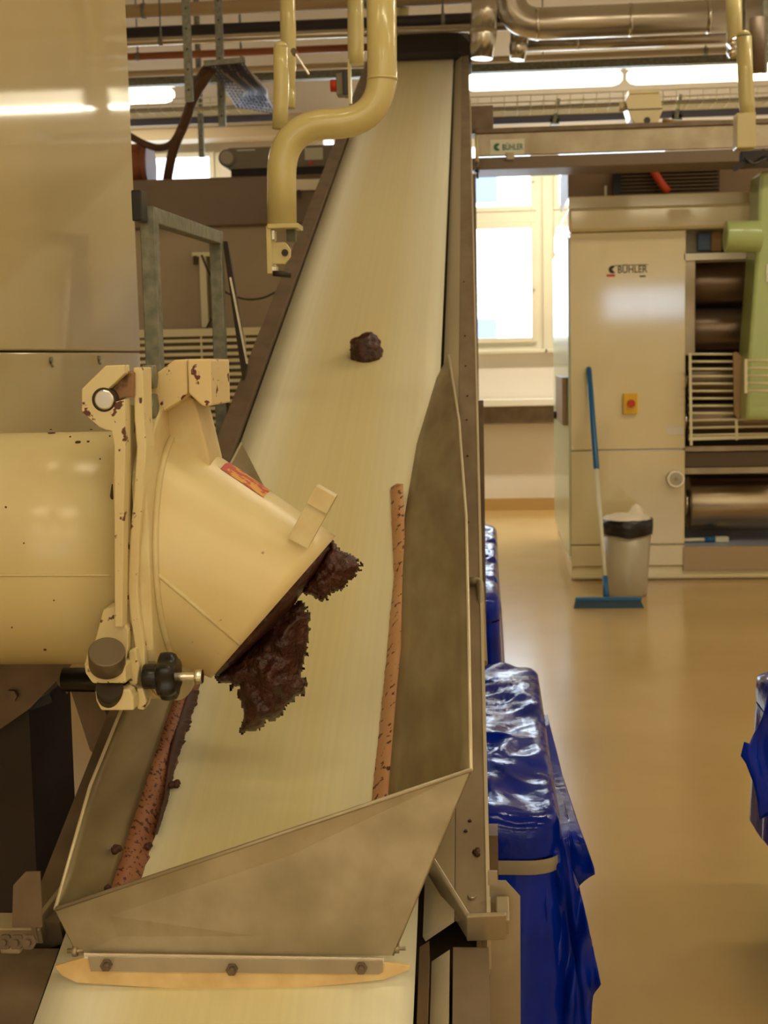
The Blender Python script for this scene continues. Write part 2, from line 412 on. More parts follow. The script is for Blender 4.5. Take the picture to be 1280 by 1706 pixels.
for (px,py) in ((797,1420),):
    m_ = MB(); 
    for k in range(5): m_.tube([cvray(px,py,.02)+uv_*random.uniform(-.006,.006)+dv*random.uniform(-.008,.008), cvray(px,py,.026)+uv_*random.uniform(-.004,.004)], [.005,.002], 6)
    obj('cocoa_crumb', m_, CHOCD, conv)
cr = [(783,1368),(776,1385),(770,1310),(773,965),(780,870),(779,760),(778,700),(776,610),(779,660),(775,560),(773,470)]
for (px,py) in cr:
    p = cvray(px,py,.0205); obj('cocoa_crumb', MB().tube([p, p+nv*.003],[.0035,.002],7), CHOCD, conv)
# little lamp-like handle bar bolted to the outside of the rail
hb = MB(); p1 = cvray(782,968,.03); p2 = cvray(800,968,.03); p3 = cvray(806,1105,-.02)
hb.tube(bend([p1,p2+nv*.0,p3],.02), .0085, 10)
obj('bow_handle', hb, STEEL, conv)
# black hood over the head pulley
hp = []
zc = 0
hood = MB()
L_ = -WB-.05; R_ = .125
prof = [(vtop-.02,-.05),(vtop-.02,.05),(vtop+.12,.17),(vtop+.5,.17),(vtop+.62,.0),(vtop+.5,-.2),(vtop+.1,-.25)]
inn = .07
ringo = []
for u, sc in ((L_,.55),(L_+inn,1),(R_-inn*1.3,1),(R_,.45)):
    cxv = (vtop+.25, -.0)
    ringo.append([cv(u, cxv[0]+(v-cxv[0])*(1 if sc==1 else .97), cxv[1]+(w_-cxv[1])*sc) for v,w_ in prof])
hood.rings(ringo, True, sm=False)
obj('head_hood', hood, BLACKC, conv, bevel=.01)
# legs of the conveyor
for v in (.3, 2.27, 5.2):
    for u in (.10, -WB-.06):
        q = cv(u, v, -.12); m_ = MB().box((q.x-.03,q.y-.03,.01),(q.x+.03,q.y+.03,q.z)); lg = obj('leg', m_, STEELD, conv)
        obj('foot_plate', MB().box((q.x-.07,q.y-.07,0),(q.x+.07,q.y+.07,.01)), STEELD, lg)
for u in (-WB-.05, .06):
    q = cv(u, v0+.1, -.19); obj('leg', MB().box((q.x-.03,q.y-.03,0),(q.x+.03,q.y+.03,q.z)), STEELD, conv)

# sheet guard with clipped corner outside the right rail
g0 = at(816,1468,2.0)
gp = [at(816,1468,1.95),at(843,1468,1.95),at(867,1494,1.95),at(868,1800,1.95),at(816,1800,1.95)]
gd = thing('side_guard', 'grey steel sheet guard with a clipped corner beside the lower right rail', 'guard', gp[4])
obj('sheet', MB().prism(gp, (0,.004,0)), STEEL, gd)
obj('post', MB().box((gp[0].x-.005,1.955,0),(gp[0].x+.03,1.99,gp[4].z+.2)), STEELD, gd)
obj('mounting_tab', B(813,1452,829,1475,1.94,.006), STEEL, gd)
gp = [at(20,1545,1.75),at(22,1475,1.75),at(42,1453,1.75),at(66,1453,1.75),at(70,1545,1.75)]
gl = thing('corner_plate', 'small grey steel plate with clipped corner at the lower left rail joint', 'plate', gp[0])
obj('sheet', MB().prism(gp, (0,.004,0)), STEELD, gl)
tb = MB(); tb.box(at(0,1590,1.74), at(48,1552,1.78)); obj('bracket_tab', tb, STEEL, gl, bevel=.003)
for px in (10,30,50): obj('bolt', hexbolt(MB(), at(px,1568,1.74), (0,-1,.2), .011, .008, .008), STEELD, gl)

# ------------------------------------------------------------------ chute on the belt
tr = cvray(785,1283,.27); tl = cvray(92,1515,.10)
br = cvray(655,1592,.035); bl = cvray(130,1592,.035)
br2 = cvray(640,1592,.035)
ch = thing('guide_chute', 'open steel chute of three sheets with rubber lips sitting on the belt', 'chute', cvray(400,1600,.0))
fp = [tl, tr, br, bl]
nf = (tr-bl).cross(tl-br).normalized()
if nf.y > 0: nf = -nf
mb = MB().prism(fp, -nf*.003)
obj('front_plate', mb, STEELW, ch)
# folded rims
rim = MB(); rim.tube([tl-nf*.001, tr-nf*.001], .0035, 8); obj('front_rim', rim, STEEL, ch)
# right plate (top edge, bottom edge), from the near corner to the far tip
rt_top = [tr, cvray(781,1040,.255), cvray(777,860,.23), cvray(765,700,.16), cvray(748,592,.07)]
rt_bot = [cvray(647,1336,.035), cvray(668,1080,.03), cvray(675,860,.028), cvray(695,740,.025), cvray(728,630,.03)]
far_tip = rt_top[-1]
def sheet(top, bot, mt, name, th=.0025, label=None, sub=6):
    # smooth sheet between two edge lines
    def samp(L, t):
        k = t*(len(L)-1); i = min(int(k), len(L)-2); return L[i].lerp(L[i+1], k-i)
    N = 16; rs = [[samp(bot, i/N).lerp(samp(top, i/N), j/sub) for j in range(sub+1)] for i in range(N+1)]
    mb = MB(); mb.add([p for r in rs for p in r], [(i*(sub+1)+j, i*(sub+1)+j+1, (i+1)*(sub+1)+j+1, (i+1)*(sub+1)+j) for i in range(N) for j in range(sub)], True)
    o = obj(name, mb, mt, ch, label); s_ = o.modifiers.new('t','SOLIDIFY'); s_.thickness = th; s_.offset = 0
    return o
sheet([rt_top[0]]+rt_top[1:], rt_bot, STEELS, 'right_plate')
# near part of right plate running on behind the front plate
sheet([tr, tr], [cvray(647,1336,.035), br], STEELS, 'right_plate_end')
ed = MB(); ed.tube(rt_top, .003, 8); obj('right_rim', ed, RAILL, ch)
# left plate
lt_top = [tl, cvray(150,1310,.14), cvray(205,1175,.15), cvray(320,900,.15), cvray(402,738,.12)]
lt_bot = [cvray(183,1484,.035), cvray(237,1330,.03), cvray(292,1165,.03), cvray(380,930,.03), cvray(440,812,.015)]
sheet(lt_top, lt_bot, STEELS, 'left_plate')
sheet([tl, tl], [cvray(183,1484,.035), bl], STEELS, 'left_plate_end')
ed = MB(); ed.tube(lt_top, .003, 8); obj('left_rim', ed, RAILL, ch)
# rubber strips along both plates
def strip(inner, outer, wi, wo, mt, name, label, jag=.0):
    N = 90; mb = MB(); vs = []
    def samp(L, t):
        k = t*(len(L)-1); i = min(int(k), len(L)-2); return (L[i][0]+(L[i+1][0]-L[i][0])*(k-i), L[i][1]+(L[i+1][1]-L[i][1])*(k-i))
    for i in range(N+1):
        t = i/N; a_ = samp(inner,t); b_ = samp(outer,t)
        j = jag*(random.random()-.3 + (1.6 if random.random()<.06 else 0))
        p = cvray(a_[0],a_[1],wi) ; q = cvray(b_[0],b_[1],wo)
        d = (p-q).normalized(); p = p + d*j
        mid = p.lerp(q,.5)+nv*.006
        vs += [p, mid, q, q-nv*.008, p-nv*min(wi,.006)]
    fs = []
    for i in range(N):
        for j in range(5): k=(j+1)%5; fs.append((i*5+j,i*5+k,(i+1)*5+k,(i+1)*5+j))
    mb.add(vs, fs, True); return obj(name, mb, mt, ch, label)
strip([(651,812),(657,960),(642,1120),(634,1200),(619,1340)], [(672,806),(677,960),(665,1120),(660,1200),(648,1338)], .006, .033, RUBC, 'rubber_lip', 'pinkish rubber strip with cocoa smears', .002)
strip([(430,830),(385,960),(328,1150),(280,1310),(231,1472)], [(405,850),(350,980),(288,1170),(232,1330),(183,1484)], .006, .036, RUBL, 'rubber_lip', 'rust brown rubber strip caked with cocoa', .006)
strip([(331,1150),(312,1205),(294,1262),(279,1330),(262,1385)], [(306,1160),(290,1205),(280,1262),(273,1330),(259,1385)], .008, .024, CHOCD, 'cocoa_crust', 'dark cocoa crust on the inner edge', .006)
# crumbs clinging to the strip and plates
for (px,py,s_) in ((290,1306,9),(256,1345,5),(247,1410,7),(178,1342,5),(194,1415,8),(268,1210,7),(222,1312,3),(160,1312,3),(180,1480,5)):
    mb = MB(); p = cvray(px,py,.012 if px>200 else .06)
    for k in range(7):
        q = p+uv_*random.uniform(-.6,.6)*s_/1000+dv*random.uniform(-.6,.6)*s_/1000
        mb.tube([q-nv*.003, q+nv*.003, q+nv*.006],[.0007*s_,.0006*s_,.0001*s_],6)
    o = obj('cocoa_crumb', mb, CHOCD, ch)
# angle strip, tan rubber lip and three bolts at the front bottom
fy = (br-bl).normalized(); fn = nf
def onlip(px,py,off=0.0):
    d = ray(px,py); o = bl + fn*off; return CAM + d*((o-CAM).dot(fn)/d.dot(fn))
lipP = [onlip(x,y,.004) for x,y in ((93,1607),(147,1591),(640,1600),(684,1606),(682,1613),(640,1629),(560,1638),(470,1645),(330,1646),(220,1640),(130,1634),(105,1622))]
obj('rubber_lip', MB().prism(lipP, fn*.008), RUB, ch, 'tan rubber lip across the front', bevel=.001)
angP = [onlip(x,y,.0125) for x,y in ((147,1593),(638,1600),(638,1618),(632,1622),(152,1617))]
obj('clamp_strip', MB().prism(angP, fn*.003), STEEL, ch, 'flat steel clamping strip')
obj('fold_edge', MB().bar(onlip(140,1592,.012), onlip(640,1600,.012), .008, .002, fn), CHROME, ch)
for x,y in ((178,1607),(387,1614),(602,1612)):
    b_ = obj('bolt', hexbolt(MB(), onlip(x,y,.0155), fn, .0088, .007), STEELD, ch)
    obj('bolt_tip', MB().cyl(onlip(x,y,.022), onlip(x,y,.022)+fn*.012-nv*.002, .0045, 10), STEELD, b_)
for x,y,s_ in ((350,1645,1),(395,1646,1.4),(440,1646,.8),(500,1643,1)):
    p = onlip(x,y+1,.01); obj('cocoa_crumb', MB().tube([p-fy*.012*s_,p,p+fy*.014*s_],[.0008,.002,.0007],6), CHOCD, ch)
for x,y,r_ in ((126,1584,.006),(662,1580,.005)):
    p = cvray(x,y,.04); m_ = MB(); m_.cyl(p-uv_*.012,p+uv_*.012,r_*.6,10); m_.tube([p-uv_*.004,p+uv_*.003],r_*1.4,6); obj('corner_bolt', m_, STEEL, ch)

# ------------------------------------------------------------------ extruder pipe with flange and nozzle
YP = 2.15; pc = at(100,911,YP); ZP = at(200,912,YP).z; RP = .1945
fx = at(281,912,YP).x
ex = thing('extruder_pipe', 'large cream painted outlet pipe with a bolted flange above the belt', 'pipe', (fx-.3,YP,ZP-RP))
def circ(cx, ny, r, n=64, center=None, a=None, b=None): pass
def xring(x, r, n=72, yf=None):
    out = []
    for k in range(n):
        t = 2*PI*k/n; y = YP+r*math.cos(t); z = ZP+r*math.sin(t)
        if yf is not None and y < yf: y = yf
        out.append(V((x,y,z)))
    return out
pm = MB(); xs = [at(-260,912,YP).x, at(-60,912,YP).x, at(100,912,YP).x, fx-.022]
pm.rings([xring(x, RP) for x in xs]); obj('pipe_barrel', pm, CREAMP, ex)
# weld seam along the barrel
def on_barrel(px,py,x=None,r=RP):
    d = ray(px,py); # intersect cylinder around X axis
    ay = d.y; az = d.z; oy = CAM.y-YP; oz = CAM.z-ZP
    A=ay*ay+az*az; Bq=2*(ay*oy+az*oz); Cq=oy*oy+oz*oz-r*r; D=Bq*Bq-4*A*Cq
    t=(-Bq-math.sqrt(max(D,0)))/(2*A); return CAM+d*t
obj('weld_seam', MB().tube([on_barrel(x,958+(x%3)*.4) for x in range(-20,190,12)], .0022, 8), CREAMP, ex)
def splat(px,py,rx,ry,parent,nm='cocoa_crumb'):
    p = on_barrel(px,py); nn = V((0,p.y-YP,p.z-ZP)).normalized(); tx = V((1,0,0)); ty = nn.cross(tx)
    ring = [p-nn*.0005+ (tx*math.cos(t)*rx+ty*math.sin(t)*ry)*(.75+.35*noise.noise(V((px+math.cos(t)*2,math.sin(t)*2,1)))) for t in [2*PI*k/14 for k in range(14)]]
    obj(nm, MB().prism(ring, nn*.0018), CHOCD, parent)
for (px,py,rx,ry) in ((86,722,.0085,.006),(130,737,.006,.005),(147,736,.003,.003),(117,728,.002,.003),(152,716,.003,.003),(183,727,.002,.003),(167,765,.0015,.0015),(85,716,.002,.004),(10,845,.002,.002),(40,905,.0015,.0015),(20,1045,.0015,.0015),(75,1082,.003,.003),(90,1000,.0015,.0015)):
    splat(px,py,rx,ry,ex)
pp = on_barrel(188,826); obj('cocoa_crumb', MB().tube([pp+V((0,0,.018)),pp,pp-V((0,0,.018))],[.001,.0045,.001],8), CHOCD, ex)
# flange halves: discs with a flat near side
RF = .254
ynear = YP-.215
def flange(xa, xb, name, mt, r=RF): 
    f = MB(); f.rings([xring(xa, r, 72, ynear), xring(xb, r, 72, ynear)], sm=False)
    o = obj(name, f, mt, ex, bevel=.003); return o
flange(fx-.028, fx-.003, 'flange', CREAMD, RF*.99)
flange(fx+.001, fx+.024, 'flange', CREAMW)
# near side bars following the flange edges (slightly bowed)
def pxbar(pts, Y, wpx_l, wpx_r, dep, mt, name, parent, label=None, bev=.002):
    # vertical bar: outline left/right offset in px along pts
    L = [at(x-wpx_l, y, Y) for x,y in pts]; R = [at(x+wpx_r, y, Y) for x,y in pts][::-1]
    return obj(name, MB().prism(L+R, (0,dep,0)), mt, parent, label, bev)
YN = ynear-.012
pxbar([(230,612),(232,700),(236,745),(231,820),(224,900),(221,980),(224,1020),(233,1080),(234,1120)], YN, 8, 8, .05, CREAMD, 'clamp_bar', ex)
pxbar([(211,675),(211,800),(207,900),(206,1000),(209,1060),(214,1080)], YN+.012, 8, 7, .04, CREAMD, 'clamp_bar', ex)
hook = [(136,648),(176,609),(207,608),(208,622),(178,650),(172,649),(160,652),(155,662),(158,676),(170,683),(184,679),(190,670),(208,665),(209,740),(206,860),(204,1045),(191,1045),(190,742),(186,718),(176,716),(166,712),(136,686)]
obj('clamp_hook', MB().prism([at(x,y,YN-.03) for x,y in hook], (0,.028,0)), CREAMD, ex, 'hooked cream clamp plate', .0015)
# short link between pin and bars
lk = MB().prism([at(x,y,YN-.012) for x,y in ((180,655),(212,618),(222,620),(222,662),(208,662),(184,672))], (0,.02,0))
obj('clamp_link', lk, mat('grimy_cream',(150,112,78),.6,col2=(60,34,24),scale=40,contrast=(.42,.58)), ex, 'grimy link behind the hook', .002)
p = at(173,666,YN-.036)
pn = MB(); pn.cyl(p, p+V((0,.06,0)), .0145, 24); obj('clamp_pin', pn, CHROME, ex, 'bright steel pin', .002)
obj('clamp_pin_gap', MB().cyl(at(173,666,YN-.0305), at(173,666,YN-.0305)+V((0,.03,0)), .0178, 24), DARKM, ex)
# big upper hinge plate and blocks
ear = [(243,662),(245,640),(252,628),(290,600),(312,598),(313,655),(300,668),(262,690),(246,700)]
obj('hinge_plate', MB().prism([at(x,y,YP-.1) for x,y in ear], (0,.16,0)), CREAMR, ex, None, .003)
obj('hinge_block', MB().prism([at(x,y,YP-.105) for x,y in ((312,598),(351,599),(353,676),(338,677),(330,670),(314,655))], (0,.15,0)), CREAMR, ex, None, .003)
ear2 = [(250,700),(258,672),(280,655),(305,654),(322,665),(331,690),(350,768),(348,800),(250,800)]
obj('flange_ear', MB().prism([at(x,y,YP-.06) for x,y in ear2], (0,.1,0)), CREAMW, ex, None, .004)
for (px,py) in ((245,628),(247,676)):
    p = at(px-5,py,YP-.12); obj('hinge_bolt', hexbolt(MB(), p, (1,0,0), .021, .018), GALV, ex, None, .002)
for (px,py) in ((349,620),(349,655)):
    p = at(px,py,YP-.05); obj('hinge_bolt', hexbolt(MB(), p, (1,0,0), .018, .014), GALV, ex, None, .002)
# lower clamp blocks, pin, knob and bolt
lower = [(172,1015),(190,1010),(212,1030),(222,1075),(210,1128),(150,1128),(140,1100),(143,1098)]
def poly3(pts, Y): return [at(x,y,Y) for x,y in pts]
obj('clamp_block', MB().prism(poly3([(172,1015),(192,1010),(214,1050),(213,1085),(208,1110),(140,1110),(145,1090),(158,1068)], YN-.012), (0,.05,0)), CREAMD, ex, None, .002)
obj('clamp_block', MB().prism(poly3([(140,1108),(208,1108),(210,1139),(154,1139),(142,1122)], YN-.05), (0,.08,0)), CREAMD, ex, None, .003)
obj('clamp_block', MB().prism(poly3([(158,1151),(216,1148),(222,1162),(223,1184),(168,1184),(160,1168)], YN-.045), (0,.075,0)), CREAMD, ex, None, .003)
obj('clamp_block', MB().prism(poly3([(160,1138),(208,1138),(210,1152),(158,1152)], YN-.02), (0,.04,0)), BLACK, ex, 'black gap piece')
c_ = at(178,1088,YN-.062); ax = (at(178,1088,1.0)-at(178,1088,2.0)).normalized()*.6+V((0,0,.55)); ax.normalize()
obj('clamp_pin', MB().cyl(c_-ax*.03, c_+ax*.004, .027, 32), mat('dull_disc',(112,100,80),.45,metal=.5), ex, 'dull grey round pin head', .002)
c2 = at(183,1145,YN-.05); obj('clamp_pin', MB().cyl(c2-ax*.03+V((0,0,.004)), c2+ax*.0, .02, 28), DARKM, ex)
for pts in (((214,1084),(226,1080),(232,1110),(228,1142),(214,1140)), ((225,1148),(238,1146),(244,1168),(240,1184),(228,1182))):
    obj('clamp_tab', MB().prism(poly3(pts, YN-.015), (0,.035,0)), CREAMD, ex, None, .003)
yk = YN-.005
s0 = at(240,1127,yk); s1 = at(266,1127,yk); s2 = at(296,1127,yk); s3 = at(330,1127,yk)
obj('knob_hub', MB().cyl(s0, s1, .019, 24), BLACK, ex, None, .002)
kn = MB(); 
hub_c = (s1+s2)/2; xd = V((1,0,0))
prof_n = 48; rr = []
for xoff, sc in ((-.015,.75),(-.011,.97),(-.004,1),(.006,1),(.012,.92),(.015,.75)):
    rr.append([hub_c + xd*xoff + (V((0,1,0))*math.cos(t)+V((0,0,1))*math.sin(t))*(.034+.0035*math.cos(6*t+PI))*sc for t in [2*PI*k/prof_n for k in range(prof_n)]])
kn.rings(rr); obj('star_knob', kn, BLACK, ex, 'black plastic star knob')
th = MB(); pts = []; rad = []
for k in range(25): pts.append(s2.lerp(s3,k/24)); rad.append(.0062+(.0007 if k%2 else 0))
th.tube(pts, rad, 14); obj('threaded_rod', th, CHROME, ex)
obj('hex_nut', hexbolt(MB(), s3-V((.004,0,0)), (1,0,0), .0125, .011), CHROME, ex, None, .001)
# nozzle cone
c0 = V((fx+.024, YP, ZP)); rimA = at(558,895,YP); rimB = at(357,1124,YP); c1 = (rimA+rimB)/2; RR = (rimA-rimB).length/2
dr = (rimA-rimB).normalized(); nrm = V((dr.z*-1,0,dr.x)); 
if nrm.x < 0: nrm = -nrm
nz = MB(); rs = []; NN = 72
def nring(t):
    # centre, up direction and radius between flange and rim
    cc = c0.lerp(c1, t); ang0 = math.atan2(0,1); 
    up_a = V((0,0,1)).lerp(dr, t**.9).normalized(); r = RP*(1-t)+RR*t
    # keep the outline straight
    r = ((c0+V((0,0,1))*RP).lerp(rimA,t) - (c0-V((0,0,1))*RP).lerp(rimB,t)).length/2
    cc = ((c0+V((0,0,1))*RP).lerp(rimA,t) + (c0-V((0,0,1))*RP).lerp(rimB,t))/2
    up_a = ((c0+V((0,0,1))*RP).lerp(rimA,t) - (c0-V((0,0,1))*RP).lerp(rimB,t)).normalized()
    ry = RP*(1-t)+RR*t
    return [cc + up_a*r*math.sin(2*PI*k/NN) + V((0,-1,0))*ry*math.cos(2*PI*k/NN) for k in range(NN)]
outer = [nring(t) for t in [i/12 for i in range(13)]]
inner = [[(p-(sum(r, V((0,0,0)))/NN))*.955+(sum(r, V((0,0,0)))/NN) for p in r] for r in outer][::-1]
nz.rings(outer+inner, False)
CREAMN = speckled('cream_paint_nozzle', (226,212,166), (110,60,34), 26, .735, .32, (224,204,150))
obj('nozzle', nz, CREAMN, ex)
# weld ring where the cone meets the flange
wr = MB(); ring = [p+V((.003,0,0)) for p in outer[0]]; wr.tube(ring+[ring[0]], .0055, 8, False); obj('weld_ring', wr, CREAMW, ex)
wl = MB(); pts = []
def cone_pt(t, ang):
    r = nring(t); k = ang/(2*PI)*NN; i = int(k)%NN; return r[i].lerp(r[(i+1)%NN], k-int(k))
for i in range(20):
    t = .02+.97*i/19; pts.append(cone_pt(t, 2*PI-.05-.22*i/19))
wl.tube(pts, .0032, 8); obj('weld_seam', wl, CREAMW, ex)
# small lug on the nozzle
la = at(497,905,YP-.10); lb = at(542,822,YP-.10)
lg = MB(); lg.bar(la, lb, .036, .012, (0,1,0)); 
obj('lifting_lug', lg, CREAMW, ex, 'cream flat lug standing on the nozzle', .0015)
lt = MB(); dl = (lb-la).normalized(); lt.bar(lb-dl*.026, lb+dl*.006, .0365, .03, (0,1,0)); obj('lug_pad', lt, CREAMW, ex, None, .0015)
# warning sticker on top of the nozzle
stm = speckled('warning_sticker', (226,160,40), (190,60,30), 60, .5, .45, (214,150,30))
def cone_patch(t0,t1,a0,a1,mt,name,lift=.0012,n=6):
    vs=[]; 
    for i in range(n+1):
        for j in range(n+1):
            t=t0+(t1-t0)*i/n; a_=a0+(a1-a0)*j/n; p=cone_pt(t,a_); cc=sum(nring(t),V((0,0,0)))/NN; vs.append(p+(p-cc).normalized()*lift)
    mb=MB(); mb.add(vs,[(i*(n+1)+j,i*(n+1)+j+1,(i+1)*(n+1)+j+1,(i+1)*(n+1)+j) for i in range(n) for j in range(n)],True)
    return mb
st = obj('warning_sticker', cone_patch(.34,.58,1.32,1.85,stm,'s'), stm, ex, 'orange and yellow worn warning sticker')
obj('sticker_edge', cone_patch(.31,.34,1.32,1.8,RED,'s'), RED, ex)

# chocolate mass hanging from the outlet
def blob(poly, Y, tmax, cell, name, mt, jag=3.0, D=60):
    n = len(poly)
    def inside(x,y):
        c = False
        for i in range(n):
            x1,y1 = poly[i]; x2,y2 = poly[(i+1)%n]
            if (y1>y) != (y2>y) and x < (x2-x1)*(y-y1)/(y2-y1)+x1: c = not c
        return c
    def dist(x,y):
        m_ = 1e9
        for i in range(n):
            x1,y1 = poly[i]; x2,y2 = poly[(i+1)%n]; dx,dy = x2-x1,y2-y1
            t = max(0,min(1,((x-x1)*dx+(y-y1)*dy)/(dx*dx+dy*dy))); m_ = min(m_, math.hypot(x-x1-t*dx,y-y1-t*dy))
        return m_
    xs = [p[0] for p in poly]; ys = [p[1] for p in poly]; x0,x1,y0,y1 = min(xs)-6,max(xs)+6,min(ys)-6,max(ys)+6
    nx = int((x1-x0)/cell)+1; ny = int((y1-y0)/cell)+1; cells = set(); 
    for i in range(nx):
        for j in range(ny):
            x = x0+(i+.5)*cell; y = y0+(j+.5)*cell
            q = V((x*.09,y*.09,3.3)); x_ = x+jag*noise.noise(q*1.7)*2+jag*noise.noise(q*4); y_ = y+jag*noise.noise(q*1.7+V((9,0,0)))*2
            if inside(x_,y_): cells.add((i,j))
    idx = {}; vs = []; fs = []
    def vert(i,j,s):
        k = (i,j,s)
        if k in idx: return idx[k]
        x = x0+i*cell; y = y0+j*cell
        edge = any(c not in cells for c in ((i-1,j-1),(i,j-1),(i-1,j),(i,j)))
        d = dist(x,y) if inside(x,y) else 0
        if edge: kk=(i,j,0)
        q = V((x*.03,y*.03,s*4))
        tt = tmax*math.sqrt(max(0,1-(1-min(d/D,1))**2)) * (1+.35*noise.noise(q*1.3)) + (.006*noise.noise(q*3.1)+.0035*noise.noise(q*8))*(0 if edge else 1) + .003
        if edge:
            if (i,j,0) in idx: return idx[(i,j,0)]
            idx[(i,j,0)] = len(vs)
            vs.append(at(x+2*noise.noise(q*20),y+2*noise.noise(q*20+V((5,5,5))),Y)); return idx[(i,j,0)]
        idx[k] = len(vs); vs.append(at(x,y,Y-s*max(tt,.002))); return idx[k]
    for (i,j) in cells:
        for s in (1,-1):
            f = [vert(i,j,s),vert(i+1,j,s),vert(i+1,j+1,s),vert(i,j+1,s)]
            fs.append(f if s==1 else f[::-1])
    mb = MB(); mb.add(vs, [f for f in fs if len(set(f))>2], True)
    return obj(name, mb, mt)
big = [(548,890),(556,905),(515,975),(480,1020),(512,1000),(517,1040),(510,1100),(502,1122),(512,1135),(510,1152),(492,1165),(470,1190),(440,1210),(418,1224),(398,1222),(404,1195),(400,1165),(392,1130),(378,1150),(372,1140),(356,1130),(368,1120),(410,1085),(440,1050),(500,975)]
main = [(440,1040),(470,1012),(508,1000),(517,1030),(515,1070),(508,1105),(503,1125),(513,1138),(508,1155),(495,1162),(478,1178),(462,1198),(440,1208),(436,1216),(420,1216),(400,1224),(398,1212),(405,1190),(401,1160),(395,1140),(385,1152),(380,1138),(370,1140),(357,1130),(368,1118),(395,1098),(420,1075)]
tag(blob(main, YP-.02, .055, 3.2, 'chocolate_mass', CHOC), 'large dark brown chocolate mass hanging from the lower half of the nozzle', 'chocolate')
sm2 = [(540,925),(556,900),(564,914),(590,925),(601,935),(602,948),(592,962),(580,972),(570,984),(558,985),(548,998),(538,1006),(530,998),(522,992),(508,992),(500,985),(515,962)]
tag(blob(sm2, YP-.02, .03, 2.6, 'chocolate_mass', CHOC, D=34), 'smaller ragged flap of chocolate at the right tip of the nozzle', 'chocolate')
# inner filling visible as crust along the outlet rim
cf = MB(); pl = []
for k in range(22):
    t = k/21; p = rimB.lerp(rimA, t*.97+.01)+nrm*.004+V((0,-.02*math.sin(PI*t),0)); pl.append(p+V((random.uniform(-.004,.004),0,random.uniform(-.004,.004))))
disc = MB(); dd = MB(); N_=48
rg0 = [c1 + dr*RR*.95*math.sin(2*PI*k/N_) + V((0,-1,0))*RR*.95*math.cos(2*PI*k/N_) for k in range(N_)]
rg = []
for s_, off in ((1,-.03),(1,.004),(.8,.012),(.4,.02),(.05,.022)):
    rg.append([c1+(p-c1)*s_+nrm*(off+.004*noise.noise(p*60)) for p in rg0])
dd.rings(rg)
tag(obj('chocolate_plug', dd, CHOC), 'chocolate filling the round mouth of the nozzle', 'chocolate')
# lump lying on the belt further up
def lump(center, r, name, mt, seed=0):
    bm = bmesh.new(); bmesh.ops.create_icosphere(bm, subdivisions=4, radius=1)
    mb = MB(); vs = []
    for v in bm.verts:
        p = v.co.copy(); k = 1+.28*noise.noise(p*1.6+V((seed,0,0)))+.16*noise.noise(p*4+V((seed,0,0)))+.06*noise.noise(p*9)
        vs.append(center + (uv_*p.x + dv*p.y)*r*k + nv*max(p.z*r*k*.95, -r*.42))
    mb.add(vs, [[q.index for q in f.verts] for f in bm.faces], True); bm.free()
    return obj(name, mb, mt)
lc = cvray(609,583,.022)
tag(lump(lc, .053, 'chocolate_lump', CHOC, 3), 'round glossy chocolate lump lying alone on the belt', 'chocolate')

